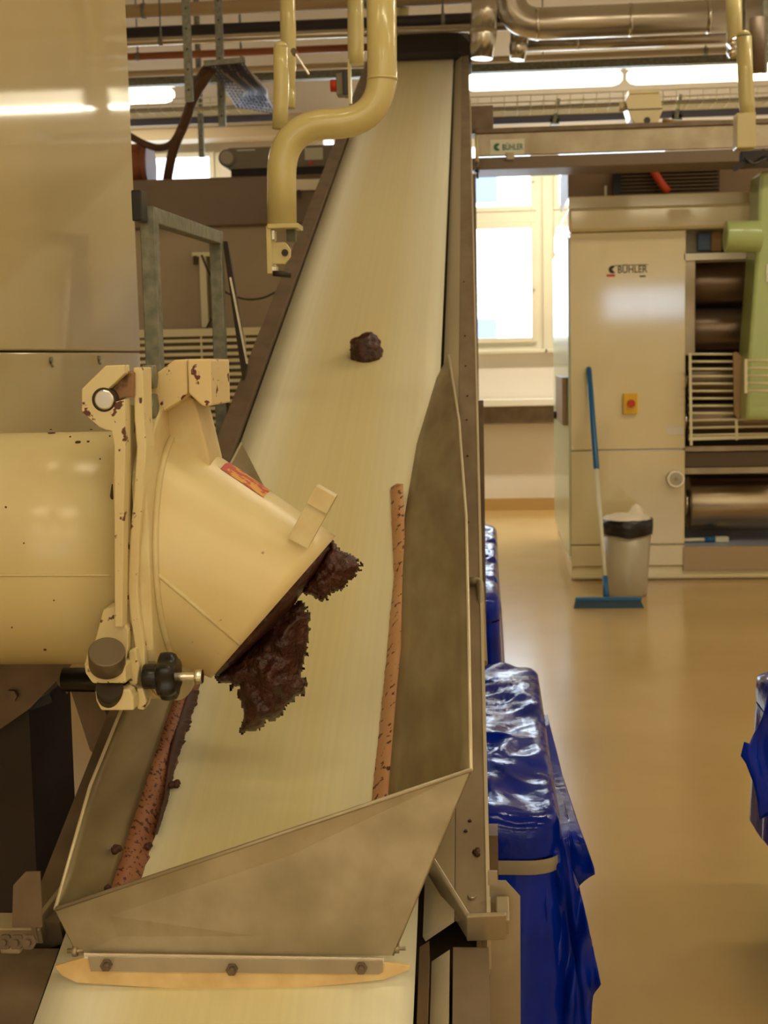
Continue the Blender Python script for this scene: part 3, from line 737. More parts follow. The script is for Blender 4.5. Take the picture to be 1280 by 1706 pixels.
# ------------------------------------------------------------------ blue film covered bins
def covered_bin(xc, yn, wx, ly, ztop, label, seed, flare=.12, tape=True, hem=.05, group='bins covered in blue film', corner=None):
    t = thing('covered_bin', label, 'bin', (xc,yn+ly/2,0), group)
    # inner bin body
    bm_ = MB(); bm_.hexa([(xc-wx/2+.06,yn+.08,.0),(xc+wx/2-.06,yn+.08,.0),(xc+wx/2-.06,yn+ly-.08,.0),(xc-wx/2+.06,yn+ly-.08,.0),
                          (xc-wx/2+.02,yn+.03,ztop-.06),(xc+wx/2-.02,yn+.03,ztop-.06),(xc+wx/2-.02,yn+ly-.03,ztop-.06),(xc-wx/2+.02,yn+ly-.03,ztop-.06)])
    obj('bin_body', bm_, mat('bin_steel',(110,90,66),.5), t)
    def per(n, ex_=0, rc=.07):
        pts = []
        hx, hy = wx/2+ex_, ly/2+ex_; rc += ex_*.5
        cor = [(hx-rc,hy-rc,0),(-hx+rc,hy-rc,PI/2),(-hx+rc,-hy+rc,PI),(hx-rc,-hy+rc,3*PI/2)]
        raw = []
        for (cx_,cy_,a0) in cor:
            for k in range(9): a_ = a0+k*PI/16; raw.append(V((xc+cx_+rc*math.cos(a_), yn+ly/2+cy_+rc*math.sin(a_),0)))
        raw.append(raw[0]); L = [0]
        for i in range(1,len(raw)): L.append(L[-1]+(raw[i]-raw[i-1]).length)
        j = 0
        for k in range(n):
            s_ = L[-1]*k/n
            while L[j+1] < s_: j += 1
            pts.append(raw[j].lerp(raw[j+1], (s_-L[j])/(L[j+1]-L[j])))
        return pts
    N = 220
    # top sheet: rings inward, with wrinkles
    base = per(N); cen = V((xc,yn+ly/2,0)); rs = []
    def wr(p, a):
        q = V((p.x*6,p.y*4,seed)); r = 1-abs(noise.noise(q*1.3+V((0,0,2))))*2
        r2 = 1-abs(noise.noise(V((p.x*11+p.y*5,p.y*10-p.x*7,seed+5))))*2
        return a*(r*.55+.45*r2)
    for s_ in [0.02]+[i/22 for i in range(1,22)]+[.985]:
        rs.append([cen+(p-cen)*s_+V((0,0,ztop+wr(cen+(p-cen)*s_,.02)-(.006 if s_>.98 else 0))) for p in base])
    for dz, ex_ in ((-.012,.004),(-.04,.008),(-.075,.006)):
        e = per(N, ex_); rs.append([p+V((0,0,ztop+dz+.004*noise.noise(p*12)))+V((0,0,0)) for p in e])
    mb = MB(); mb.rings(rs, False); obj('film_cover', mb, BLUEP, t)
    if tape:
        e0 = per(N,.011); mb = MB(); mb.rings([[p+V((0,0,ztop-.075)) for p in e0],[p+V((0,0,ztop-.088)) for p in per(N,.013)],[p+V((0,0,ztop-.105)) for p in per(N,.011)]], False)
        o = obj('band', mb, TAPE, t, 'translucent band around the rim')
    # hanging skirt with folds
    rs = []; H = ztop-.08-hem
    for i in range(19):
        f = i/18; row = []
        e = per(N, .006+flare*.35*f)
        for k,p in enumerate(e):
            s_ = k/N*2*PI; d = (p-cen); d.z = 0; d.normalize()
            fold = noise.noise(V((math.cos(s_)*6+seed,math.sin(s_)*6,f*.6)))*flare*.8*f + .007*f**.5*math.sin(s_*17+3*noise.noise(V((math.cos(s_)*3,math.sin(s_)*3,seed))))
            cx = 0
            if corner is not None:
                dd = abs((s_-corner+PI)%(2*PI)-PI); cx = math.exp(-(dd/.20)**2)*flare*2.2*math.sin(PI*min(f*1.15,1)*.55)
            lift = .10*noise.noise(V((math.cos(s_)*4+seed,math.sin(s_)*4,7)))*f
            if corner is not None: lift += .0*f
            row.append(V((p.x,p.y,0))+d*(fold+cx)+V((0,0,ztop-.08-H*f+lift)))
        rs.append(row)
    mb = MB(); mb.rings(rs, False); obj('film_skirt', mb, BLUEP, t)
    return t
a = atz(935,1372,.6); b = atz(902,1108,.6)
xr_ = (a.x+b.x)/2-.01
b1 = covered_bin(xr_-.34, a.y, .68, b.y-a.y, .6, 'blue film covered bin with a taped rim right beside the conveyor', 2.0, flare=.09, corner=None, hem=.14)
q = atz(833,1000,.75)
covered_bin(atz(832,940,.72).x-.31, 4.32, .6, 1.9, .74, 'second blue film covered bin, standing behind the first one along the conveyor', 5.0, flare=.06, tape=False)
q = atz(1262,1240,.7)
b3 = covered_bin(q.x+.36+.07, q.y-.1, .6, .8, .70, 'blue film covered bin cut off by the right edge of the picture', 8.0, flare=.02, tape=False, hem=.3)
def film_flap(pts, Y, parent, seed, amp=.02, far=None):
    # draped sheet: polygon filled by a fan of strips from a spine, wrinkled in depth
    cx_ = sum(p[0] for p in pts)/len(pts); cy_ = sum(p[1] for p in pts)/len(pts); n = len(pts)*8; out = []
    for k in range(n):
        i = k//8; f = (k%8)/8; a_ = pts[i]; b_ = pts[(i+1)%len(pts)]; out.append((a_[0]+(b_[0]-a_[0])*f, a_[1]+(b_[1]-a_[1])*f))
    rs = []; Yf = (lambda y: Y) if far is None else (lambda y: Y+(far[1]-Y)*max(0,min(1,(far[2]-y)/(far[2]-far[0]))))
    for j in range(9):
        t = j/8 if j else .02
        rs.append([at(cx_+(x-cx_)*t, cy_+(y-cy_)*t, Yf(cy_+(y-cy_)*t))+V((0,amp*noise.noise(V(((cx_+(x-cx_)*t)*.05,(cy_+(y-cy_)*t)*.012,seed))),0)) for x,y in out])
    mb = MB(); mb.rings(rs, False); o = obj('film_flap', mb, BLUEP, parent)
    m_ = o.modifiers.new('t','SOLIDIFY'); m_.thickness = .002; return o
film_flap([(1300,1130),(1280,1160),(1263,1212),(1249,1238),(1240,1236),(1235,1260),(1243,1272),(1256,1306),(1262,1335),(1266,1366),(1300,1350)], q.y-.13, b3, 4.0)
film_flap([(905,1190),(912,1190),(925,1240),(938,1292),(955,1345),(975,1400),(990,1448),(991,1458),(966,1480),(958,1462),(940,1420),(915,1400),(908,1300)], a.y+.10, b1, 1.0, .02, (1190,a.y+.9,1400))
film_flap([(905,1420),(938,1400),(966,1480),(972,1510),(985,1560),(1000,1638),(990,1665),(984,1720),(990,1800),(900,1800),(905,1600)], a.y+.02, b1, 2.0, .05)

# ------------------------------------------------------------------ tall cream housing at the left
XH = -1.0
def hx(px,py): return atx(px,py,XH)
ye = hx(222,300).y
zse = hx(115,586).z
hz = thing('machine_housing', 'tall cream painted sheet metal housing filling the upper left', 'machine', (XH-.4,(ye+.6)/2,0))
obj('upper_panel', MB().box((XH-.8,.5,zse+.002),(XH,ye,4.3)), PANEL, hz, None, .004)
obj('lower_panel', MB().box((XH-.8,.5,0.95),(XH-.002,ye,zse-.002)), PANEL, hz, None, .003)
for px,py in ((85,600),(165,597)):
    p = hx(px,py); obj('panel_screw', hexbolt(MB(), p-V((.003,0,0)), (1,0,0), .008, .006), GALV, hz)
    obj('screw_stud', MB().cyl(p-V((0,0,.006)), p-V((-.004,0,.016)), .003, 8), GALV, hz)
lgp = MB().box((XH-.12,ye-.12,0),(XH-.04,ye-.04,0.95)); obj('leg', lgp, STEELD, hz)
obj('leg', MB().box((XH-.8,ye-.12,0),(XH-.72,ye-.04,0.95)), STEELD, hz)
# dark stand under the pipe at the left
sd = thing('machine_stand', 'dark steel stand with a sloping apron under the cream pipe', 'stand', at(0,1500,2.35)*1)
ap = poly3([(-60,1095),(130,1095),(100,1128),(50,1180),(0,1215),(-60,1240)], 2.36)
obj('apron', MB().prism(ap, (0,.01,0)), STEELD, sd)
obj('side_sheet', MB().prism(poly3([(-80,1180),(48,1180),(66,1560),(66,1900),(-80,1900)], 2.42), (0,.25,0)), mat('deep_brown_paint',(44,34,24),.6), sd)
obj('brace', MB().prism(poly3([(108,1120),(150,1130),(200,1240),(190,1290),(150,1250)], 2.45), (0,.02,0)), STEELD, sd)
obj('gusset', MB().prism(poly3([(88,1122),(103,1118),(118,1142),(112,1156),(96,1140)], 2.40), (0,.012,0)), mat('tan_steel',(150,128,96),.5), sd)
obj('gusset', MB().prism(poly3([(48,1172),(82,1155),(88,1170),(50,1184)], 2.38), (0,.012,0)), mat('dark_teal',(28,38,42),.5), sd)
obj('apron_bolt', hexbolt(MB(), at(21,1158,2.355), (0,-1,0), .012, .01), STEELD, sd)
obj('cross_bar', MB().cyl(at(106,1132,2.28), at(250,1134,2.28), .022, 16), BLACK, sd)

# ------------------------------------------------------------------ galvanised tube frame behind the housing
fr = thing('galvanised_stand', 'galvanised square tube frame standing behind the cream housing', 'frame', at(300,700,3.3)-V((0,0,at(300,700,3.3).z)))
t_ = .036
A1 = at(249,360,3.0); A2 = at(259,620,3.0); B1 = at(360,398,3.9); B2 = at(374,740,3.9)
obj('post', MB().box((A2.x-t_/2,3.0-t_/2,0),(A2.x+t_/2,3.0+t_/2,at(249,345,3.0).z)), GALV, fr, None, .003)
bx_ = at(366,560,3.9).x
obj('post', MB().box((bx_-t_/2,3.9-t_/2,0),(bx_+t_/2,3.9+t_/2,at(360,385,3.9).z)), GALV, fr, None, .003)
za = at(249,345,3.0).z-.018; zb_ = at(360,386,3.9).z-.018
obj('top_bar', MB().bar(V((A2.x,3.02,za)), V((bx_,3.88,zb_)), t_, t_), GALV, fr, None, .003)
obj('end_plate', B(219,316,236,368,2.93,.05), BLACK, fr, 'black plastic end plate', .003)
obj('sloping_plate', MB().prism([at(371,402,3.92),at(379,402,3.92),at(412,610,3.92),at(405,640,3.92)], (0,.02,0)), DARKM, fr, 'thin dark sloping plate')
obj('plate_edge', MB().bar(at(384,462,3.9), at(412,606,3.9), .006, .006), CHROME, fr)
# machine with brown-grey casing behind, with a cream grille below
YM = 8.2
mc = thing('process_machine', 'large brown grey machine casing behind the tube frame', 'machine', (at(350,600,YM).x,YM+.5,0))
obj('top_hood', B(130,296,553,377,YM-.06,1.0), BROWND, mc, None, .01)
obj('casing', B(130,377,560,560,YM,.9), BROWN, mc, None, .01)
obj('base', MB().box((-5.2,YM+.3,0),(at(470,600,YM).x,YM+.9,at(300,560,YM).z)), BROWND, mc)  # stretched left out of sight to block the window reflection on the floor
obj('rail_upright', B(334,424,345,545,YM-.08,.05), CREAMB, mc, 'cream upright')
obj('rail_upright', B(352,424,360,545,YM-.08,.05), CREAMB, mc, 'cream upright')
obj('upright_head', B(320,420,362,427,YM-.09,.06), CREAMB, mc)
obj('upright_latch', B(322,426,328,441,YM-.09,.03), DARKM, mc)
wc = [at(336,425,YM-.1),at(350,460,YM-.12),at(375,488,YM-.12),at(410,500,YM-.12),at(440,497,YM-.12),at(475,478,YM-.12)]
obj('loose_wire', MB().tube(bend(wc,.05), .006, 8), BLACK, mc)
obj('loose_wire', MB().tube(bend([at(344,548,YM-.1),at(350,535,YM-.12),at(362,520,YM-.12),at(372,512,YM-.12)],.03), .006, 8), BLACK, mc)
gr = thing('slatted_guard', 'cream slatted guard grille in front of the brown machine', 'grille', (at(330,640,YM-.3).x,YM-.3,0))
gz = MB(); yg = YM-.3
obj('frame_bar', B(225,547,470,560,yg-.01,.03), CREAMB, gr, None, .003)
obj('frame_bar', B(225,725,470,742,yg-.01,.03), CREAMB, gr, None, .003)
k = 0; y = 564.5
while y < 722:
    obj('slat', B(225,y,462,y+5.5,yg,.012), CREAMB, gr); y += 11.3
for px in (338, 410): obj('slat_upright', B(px-1.5,556,px+1.5,730,yg+.012,.01), CREAMB, gr)
obj('backing', B(220,556,470,730,yg+.12,.02), BROWND, gr)
for px in (230,455): 
    x = at(px,730,yg).x; obj('leg', MB().box((x-.02,yg,0),(x+.02,yg+.03,at(px,727,yg).z)), CREAMB, gr)

# small conveyor on top of the machine
YC = 8.7
sc = thing('short_conveyor', 'short grey conveyor with a round end roller on top of the brown machine', 'conveyor', at(450,296,YC))
obj('side_beam', B(380,243,585,279,YC,.05), GREYP, sc, None, .006)
p = at(378,263,YC-.02); obj('end_roller', MB().cyl(p, p+V((0,.45,0)), .056, 28), GREYP, sc, 'round grey end roller', .004)
obj('roller_cap', MB().cyl(p-V((0,.012,0)), p, .042, 24), mat('light_grey_cap',(176,168,148),.5), sc)
obj('under_tray', B(385,279,590,297,YC+.02,.4), BLACKC, sc)
fz = at(340,296,YM-.06).z
for px in (410,560): obj('foot', MB().box((at(px,290,YC).x-.03,YC+.1,fz),(at(px,290,YC).x+.03,YC+.16,at(px,295,YC).z)), DARKM, sc)
obj('sticker', B(508,246,538,266,YC-.004,.003), SIGNW, sc, 'whitish sticker'); obj('sticker_mark', B(513,268,523,274,YC-.004,.003), RED, sc)
obj('pale_strip', B(395,249,425,251,YC-.005,.004), SIGNW, sc)
pk = thing('white_panel', 'white panel edge glimpsed behind the left conveyor rail', 'panel', at(520,316,8.1)); obj('board', B(490,298,560,316,8.1,.02), WHITE, pk); obj('panel_stay', B(495,316,500,330,8.1,.02), DARKM, pk)
# orange brown drum beside the housing
dm = thing('cable_reel', 'reddish brown round drum between the cream housing and the hanging cables', 'drum', at(240,297,8.5))
p = at(238,276,8.45); obj('drum_body', MB().cyl(p-V((.25,0,0)), p+V((.02,0,0)), .135, 32), COPPER, dm, None, .004)
p = at(243,277,8.42); obj('drum_rim', MB().cyl(p, p+V((.035,0,0)), .15, 32), mat('reddish_rim',(140,86,60),.5), dm, None, .006)
obj('drum_stand', B(214,250,236,300,8.45,.1), mat('reddish_brown2',(128,76,48),.5), dm)

# ------------------------------------------------------------------ hanging cream S pipe and its neighbours
YS = 3.5; rS = .0385
sp_ = thing('s_bend_pipe', 'thick cream pipe with an S bend hanging in front of the belt', 'pipe', at(470,380,YS))
pts = bend([at(635,-60,YS),at(638,205,YS),at(469,208,YS),at(470,378,YS)], .14, 12)
obj('pipe_run', MB().tube(pts, rS, 24), PIPEC, sp_)
pq = at(637,132,YS)
obj('weld_bead', MB().tube([at(637,130,YS),at(637,134,YS)], rS+.002, 24), PIPEC, sp_)
obj('end_plate', B(445,372,497,380,YS-.045,.09), PIPEC, sp_, None, .002)
obj('side_plate', B(444,376,452,456,YS-.04,.08), PIPEC, sp_, None, .002)
obj('lug_plate', MB().prism(poly3([(452,404),(475,403),(484,415),(484,428),(474,440),(452,440)], YS-.02), (0,.014,0)), PIPEC, sp_, None, .002)
p = at(475,421,YS-.021); obj('lug_bolt', MB().cyl(p-V((0,.004,0)), p, .009, 20), DARKM, sp_)
obj('clevis', B(452,383,458,400,YS-.03,.03), CHROME, sp_, None, .002); obj('clevis', B(452,443,461,452,YS-.03,.03), CHROME, sp_, None, .002)
obj('damper_rod', B(477,381,492,402,YS,.03), mat('greenish_grey',(92,96,74),.5), sp_, None, .003)
obj('lower_clip', MB().cyl(at(455,455,YS-.02), at(485,458,YS-.01), .008, 12), DARKM, sp_)
def vpipe(label, pts, Y, r, flange=False, name='cream_pipe', grp='cream overhead pipes'):
    P = [at(x,y,Y) for x,y in pts]; t = thing(name, label, 'pipe', P[-1], grp)
    obj('pipe_run', MB().tube(bend(P, r*2.2), r, 18), PIPEC, t); return t
t = vpipe('slim cream pipe hanging down left of the S bend pipe, at the very top', [(478,-40),(481,80),(478,176)], 4.6, .027)
obj('pipe_end', MB().tube([at(479,150,4.6),at(478,180,4.6)], .029, 18), PIPEC, t)
t = vpipe('short round-capped cream pipe just left of the slim hanging pipe', [(468,80),(469,150),(466,215)], 3.7, .021)
p = at(468,80,3.7); obj('round_cap', MB().tube([p, p+V((0,0,.012)), p+V((0,0,.018))],[.021,.015,.003],18), PIPEC, t)
t = vpipe('flat cream pipe with the small valve box at its foot', [(592,-40),(593,60),(593,108)], 5.0, .03)
t2 = vpipe('short cream pipe above the hood at the conveyor head', [(670,-40),(671,10),(671,48)], 9.9, .045)
lv = thing('lever', 'thin pale steel lever slanting beside the slim cream pipe', 'lever', at(515,125,4.5)); obj('lever_bar', MB().bar(at(490,86,4.5), at(515,124,4.5), .009, .006), CHROME, lv, None, .001); obj('lever_pivot', MB().cyl(at(490,86,4.5)-V((0,.01,0)), at(490,86,4.5)+V((0,.03,0)), .01, 14), STEELD, lv)
vb = thing('valve_box', 'small grey and black valve box with a red button under the flat cream pipe', 'valve', at(570,160,5.0))
obj('box', B(560,122,572,158,5.0,.06), GREYP, vb, None, .003); obj('black_front', B(571,119,582,158,4.99,.07), BLACK, vb, None, .003); obj('red_button', MB().cyl(at(554,143,5.02)-V((.006,0,0)), at(561,143,5.02), .022, 18), RED, vb)
obj('stay', B(580,98,585,172,4.98,.02), PIPEC, vb)

# right hand cream pipes at the top
t = vpipe('cream pipe at the top right running into a square sleeve', [(1222,-30),(1225,95)], 6.0, .034)
t = vpipe('cream pipe with rounded top and square sleeve beside the green machine arm', [(1240,62),(1243,150),(1246,190)], 5.6, .031)
obj('square_sleeve', B(1228,187,1260,246,5.55,.09), PIPEC, t, None, .004)
obj('hanger_rod', MB().cyl(at(1240,60,5.6)+V((0,0,.01)), V((at(1240,60,5.6).x,5.6,ZC)), .006, 8), GALV, t)
p = at(1240,60,5.6); obj('round_cap', MB().tube([p, p+V((0,0,.016)), p+V((0,0,.024))],[.031,.02,.004],18), PIPEC, t)
vl = thing('steel_valve', 'bright steel clamp and valve cluster beside the right cream pipes', 'valve', at(1222,90,5.9))
obj('clamp', MB().cyl(at(1215,78,5.9), at(1228,66,5.9), .02, 16), CHROME, vl); obj('clamp', MB().cyl(at(1213,92,5.9), at(1230,82,5.9), .016, 16), CHROME, vl)
obj('valve_body', MB().cyl(at(1262,30,6.1), at(1262,120,6.1), .035, 16), STEELD, vl); obj('strut', B(1272,0,1280,120,6.1,.03), GALV, vl)

# ------------------------------------------------------------------ steel cross beam with sign
YX = 8.4
cb = thing('steel_beam', 'long horizontal stainless steel conveyor beam above the cream roller mill', 'beam', at(1010,275,YX))
xa = at(792,245,YX).x; xb = at(1330,245,YX).x; zT = at(1000,216,YX).z; zB = at(1000,254,YX).z; zBB = at(1000,276,YX).z
obj('front_face', MB().box((xa,YX,zB),(xb,YX+.03,zT)), STEEL, cb, None, .004)
obj('top_flange', MB().box((xa,YX-.015,zT),(xb,YX+.35,zT+.03)), STEELD, cb, None, .004)
obj('bottom_tray', MB().box((xa-.02,YX+.01,zBB),(xb,YX+.38,zB-.004)), BROWND, cb, None, .004)
obj('end_bracket', B(776,176,822,222,YX+.02,.2), STEELD, cb, None, .004)
obj('drip_nub', B(843,254,857,266,YX-.01,.03), STEEL, cb, None, .004)
sg = obj('sign_plate', B(817,232,874,258,YX-.006,.004), SIGNW, cb, 'small white name plate with green lettering')
p = at(836,251,YX-.0075); sc_ = (at(872,246,YX).x-at(836,246,YX).x)
def logo(px,py,Y,size,mt,parent,nm='emblem'):
    # round emblem: a disc with a wedge cut out on the right
    c = at(px,py,Y); pts = []
    for k in range(29):
        a_ = math.radians(50+k*(260/28)); pts.append(c+V((math.cos(a_)*size,0,math.sin(a_)*size)))
    pts.append(c+V((-size*.15,0,0)))
    obj(nm, MB().prism(pts, (0,.0015,0)), mt, parent)
logo(829,245,YX-.008,.023,INKG,cb)
text_mesh('BÜHLER', .05, INKG, 'lettering', at(837,250,YX-.007), (1,0,0), (0,0,1), cb, width=at(872,250,YX).x-at(837,250,YX).x)
YH = 8.2
rd = thing('threaded_hanger', 'short cream and steel hanger rod at the left end of the steel beam', 'rod', at(794,298,YH))
obj('rod', MB().cyl(at(794,228,YH), at(795,270,YH), .011, 12), PIPEC, rd); obj('coupling', MB().cyl(at(795,270,YH), at(795,282,YH), .014, 6), STEELD, rd); obj('tip', MB().cyl(at(795,282,YH), at(796,298,YH), .007, 10), BLACK, rd)
obj('tip_nut', MB().cyl(at(795,284,YH), at(795,288,YH), .016, 6), BLACK, rd)
jb2 = thing('junction_box', 'cream metal junction box sitting on the steel beam', 'box', at(1075,207,YX+.1))
xq0 = at(1042,180,YX+.03).x; xq1 = at(1104,180,YX+.03).x; zq0 = zT+.03; zq1 = at(1072,152,YX+.03).z
obj('housing', MB().prism([V((xq0+.03,YX+.03,zq0+.04)),V((xq0+.06,YX+.03,zq0+.0)),V((xq1-.03,YX+.03,zq0+.0)),V((xq1,YX+.03,zq0+.07)),V((xq1-.01,YX+.03,zq1-.02)),V((xq1-.03,YX+.03,zq1)),V((xq0+.03,YX+.03,zq1)),V((xq0,YX+.03,zq1-.05))],(0,.2,0)), CREAM, jb2, None, .005)
obj('lid_seam', MB().box((xq0,YX+.022,zq0+.085),(xq1,YX+.03,zq0+.09)), BROWND, jb2)
obj('lid', MB().box((xq0+.02,YX+.02,zq1-.015),(xq1-.02,YX+.25,zq1+.01)), CREAM, jb2, None, .003)
obj('side_gland', MB().cyl(V((xq0-.03,YX+.1,zq0+.12)),V((xq0+.01,YX+.1,zq0+.12)),.03,16), CREAM, jb2)
obj('knockout', MB().cyl(V(((xq0+xq1)/2+.02,YX+.026,zq0+.02)),V(((xq0+xq1)/2+.02,YX+.03,zq0+.02)),.02,16), BLACK, jb2)
cdn = thing('cable_bundle', 'tan cable bundle lying along the beam right of the junction box', 'cable', at(1180,207,YX+.12))
for k in range(3):
    obj('cable', MB().tube([at(1104,200+k,YX+.1+.03*k), at(1130,204,YX+.1+.03*k), at(1180,203,YX+.1+.03*k), at(1232,203,YX+.1+.03*k)], .012, 8), mat('tan_cable',(176,140,86),.5), cdn)

# ------------------------------------------------------------------ roller mill at the right
YR = 8.95
rm = thing('roller_mill', 'big cream roller refining mill with steel rollers at the right', 'machine', (at(1100,960,YR).x,YR+.9,0))
xc0 = at(951,700,YR).x; xc1 = at(1142,700,YR).x; xe = at(1420,700,YR).x
z0 = 0; zpl = at(1040,944,YR).z; zs1 = at(1040,908,YR).z; zs2 = at(1040,750,YR).z; ztp = at(1040,386,YR).z; zc1 = at(1040,345,YR).z; zc2 = at(1040,322,YR).z
g_ = .004
obj('door_panel', MB().box((xc0,YR,zs2+g_),(xc1,YR+.05,ztp)), CREAM, rm, 'upper front panel with the maker lettering', .006)
obj('door_panel', MB().box((xc0,YR,zs1+g_),(xc1,YR+.05,zs2-g_)), CREAM, rm, 'middle front panel', .006)
obj('door_panel', MB().box((xc0,YR,zpl+g_),(xc1,YR+.05,zs1-g_)), CREAM, rm, 'bottom front panel', .006)
obj('cabinet_core', MB().box((xc0+.01,YR+.04,.0),(xc1-.01,YR+2.0,ztp)), CREAM, rm)
obj('side_panel', MB().box((xc0-.012,YR+.02,.16),(xc0+.005,YR+2.1,at(945,395,YR).z)), GREENW, rm, 'pale green side panel', .004)
obj('plinth', MB().box((xc0+.0,YR+.02,0),(xe,YR+1.9,zpl-.0)), CREAM, rm, None, .006)
obj('plinth_lip', MB().box((xc0-.0,YR-.02,at(1040,962,YR).z),(xe,YR+.02,at(1040,957,YR).z)), CREAM, rm)
obj('top_cap', MB().box((xc0-.01,YR-.03,ztp+.003),(xe,YR+1.9,zc1)), CREAM, rm, None, .02)
obj('top_step', MB().box((xc0+.0,YR+.1,zc1),(xe,YR+1.8,zc2)), CREAM, rm, None, .006)
zl0 = zc2; zl1 = at(1100,275,YR+.2).z+.1
obj('upper_casing', MB().box((xc0+.02,YR+.5,zl0),(xe,YR+1.5,zl1)), mat('tan_casing',(132,106,72),.5), rm)
xv0 = at(1022,300,YR+.45).x; xv1 = at(1200,300,YR+.45).x
obj('vent_recess', MB().box((xv0,YR+.47,zl0+.01),(xv1,YR+.5,zl1-.05)), mat('vent_dark',(52,38,24),.6), rm)
nv_ = 9
for k in range(nv_):
    z = zl0+.02+(zl1-.08-zl0)*k/nv_
    obj('vent_slat', MB().bar(V((xv0+.01,YR+.455,z)),V((xv1-.01,YR+.455,z)),.02,.006,(0,-.5,1)), BROWND, rm)
obj('vent_post', MB().box((xv0-.0,YR+.42,zl0+.005),(xv0+.05,YR+.47,zl1)), BLACK, rm)
obj('white_rod', MB().cyl(V((at(1008,310,YR+.45).x,YR+.4,zl0)),V((at(1008,310,YR+.45).x,YR+.4,zl0+.1)),.009,10), WHITE, rm)
oc = thing('orange_hose', 'orange hose sloping across the vent on top of the roller mill', 'hose', V((at(1110,315,YR+.4).x,YR+.4,zl0)))
obj('hose', MB().tube(bend([at(1084,272,YR+.38),at(1092,290,YR+.38),at(1104,308,YR+.38),at(1114,320,YR+.38)],.08), .027, 14), ORANGE, oc)
# lettering on the front
logo(1021,449,YR-.002,.026,INKB,rm)
text_mesh('BÜHLER', .066, INKB, 'lettering', at(1029,455,YR-.001), (1,0,0), (0,0,1), rm, width=at(1079,455,YR).x-at(1029,455,YR).x)
obj('lettering_bar', B(1024,441,1080,442.2,YR-.0015,.002), INKB, rm)
obj('red_mark', B(1011,457,1025,461,YR-.0015,.002), RED, rm)
obj('small_mark', B(1066,459,1076,461.5,YR-.0015,.002), INKB, rm)
obj('paper_label', B(1110,711,1140,724,YR-.002,.002), mat('paper_label',(230,222,206),.5), rm, 'small white paper label')
sw = obj('switch_plate', B(1039,655,1063,690,YR-.03,.03), YEL, rm, 'yellow switch plate', .004)
p = at(1052,672,YR-.03); obj('switch_knob', MB().cyl(p-V((0,.03,0)), p, .025, 20), RED, sw, 'red rotary knob')
p = at(1125,797,YR); gg = obj('round_gauge', MB().cyl(p-V((0,.05,0)), p, .06, 32), CHROME, rm, 'round steel gauge', .004)
obj('gauge_face', MB().cyl(p-V((0,.052,0)), p-V((0,.05,0)), .045, 28), mat('gauge_face',(190,184,164),.3), gg)
obj('gauge_hub', MB().cyl(p-V((0,.062,0)), p-V((0,.05,0)), .014, 16), STEEL, gg)
obj('side_handle', MB().box((xc0-.05,YR+.1,at(940,706,YR+.3).z),(xc0-.012,YR+1.0,at(940,628,YR+.3).z)), GREYB, rm, 'grey brown side bracket', .004)
pb = MB().cyl(V((xc0-.07,YR+.9,at(925,690,YR+1).z)),V((xc0-.05,YR+.9,at(925,690,YR+1).z)),.03,14); obj('bracket_knob', pb, BLACK, rm)
# roller bay
xb0 = xc1+.0
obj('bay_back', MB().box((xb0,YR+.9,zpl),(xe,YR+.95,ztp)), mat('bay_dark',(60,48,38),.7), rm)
obj('steel_column', B(1140,430,1159,592,YR+.02,.3), STEEL, rm, None, .005)
obj('bay_ledge', B(1140,421,1262,432,YR+.0,.3), WHITE, rm, 'white ledge above the rollers')
obj('bay_light_panel', B(1140,386,1200,421,YR+.3,.02), mat('pale_backing',(226,216,190),.6), rm)
obj('blue_cap', B(1163,388,1190,417,YR+.2,.06), mat('pale_blue_part',(96,128,176),.4), rm, None, .006); obj('tan_part', B(1186,386,1203,419,YR+.16,.06), mat('tan_part',(170,130,80),.5), rm, None, .006)
def roller(yc, hpx, Yc, mt, nm='roller'):
    p0 = at(1146,yc,Yc); p1 = at(1420,yc,Yc); r = hpx/2*Yc/F; p1.z = p0.z; 
    o = obj(nm, MB().cyl(V((p0.x,Yc,at(1200,yc,Yc).z)), V((p1.x,Yc,at(1200,yc,Yc).z)), r, 48), mt, rm, None, .006)
    obj('roller_journal', MB().cyl(V((p0.x-.03,Yc,at(1200,yc,Yc).z)), V((p0.x,Yc,at(1200,yc,Yc).z)), r*.5, 24), CHROME, o)
roller(470,74,YR+.45,ROLLERD); roller(548,70,YR+.45,ROLLERD); roller(838,90,YR+.35,ROLLER)
for yy in (632,700): roller(yy,60,YR+.55,ROLLERD)
obj('scraper_bar', B(1142,742,1420,750,YR+.12,.05), STEEL, rm); obj('dark_shelf', B(1142,752,1420,776,YR+.2,.1), BROWND, rm); obj('scraper_bar', B(1142,778,1420,788,YR+.14,.05), STEEL, rm)
tz = at(1200,911,YR).z
obj('drip_tray', MB().box((xb0+.01,YR+.02,zpl+.005),(xe,YR+.89,tz)), TRAYB, rm, None, .003)
obj('tray_front', MB().box((xb0-.01,YR-.01,zpl-.03),(xe,YR+.02,tz+.003)), mat('tray_front',(170,150,118),.35,metal=.4), rm, None, .003)
scp = thing('hand_brush', 'small blue and white brush lying in the tray under the rollers', 'brush', V((at(1180,912,YR+.2).x,YR+.2,tz)))
hxx = at(1185,912,YR+.2).x; zz = tz+.02
obj('brush_handle', MB().cyl(V((hxx-.25,YR+.2,zz)),V((hxx-.02,YR+.22,zz)),.012,12), WHITE, scp); obj('brush_collar', MB().cyl(V((hxx-.04,YR+.22,zz)),V((hxx+.03,YR+.22,zz)),.02,14), BLUEH, scp); obj('brush_head', MB().box((hxx+.03,YR+.2,zz-.018),(hxx+.12,YR+.25,zz+.018)), SIGNW, scp, None, .004)
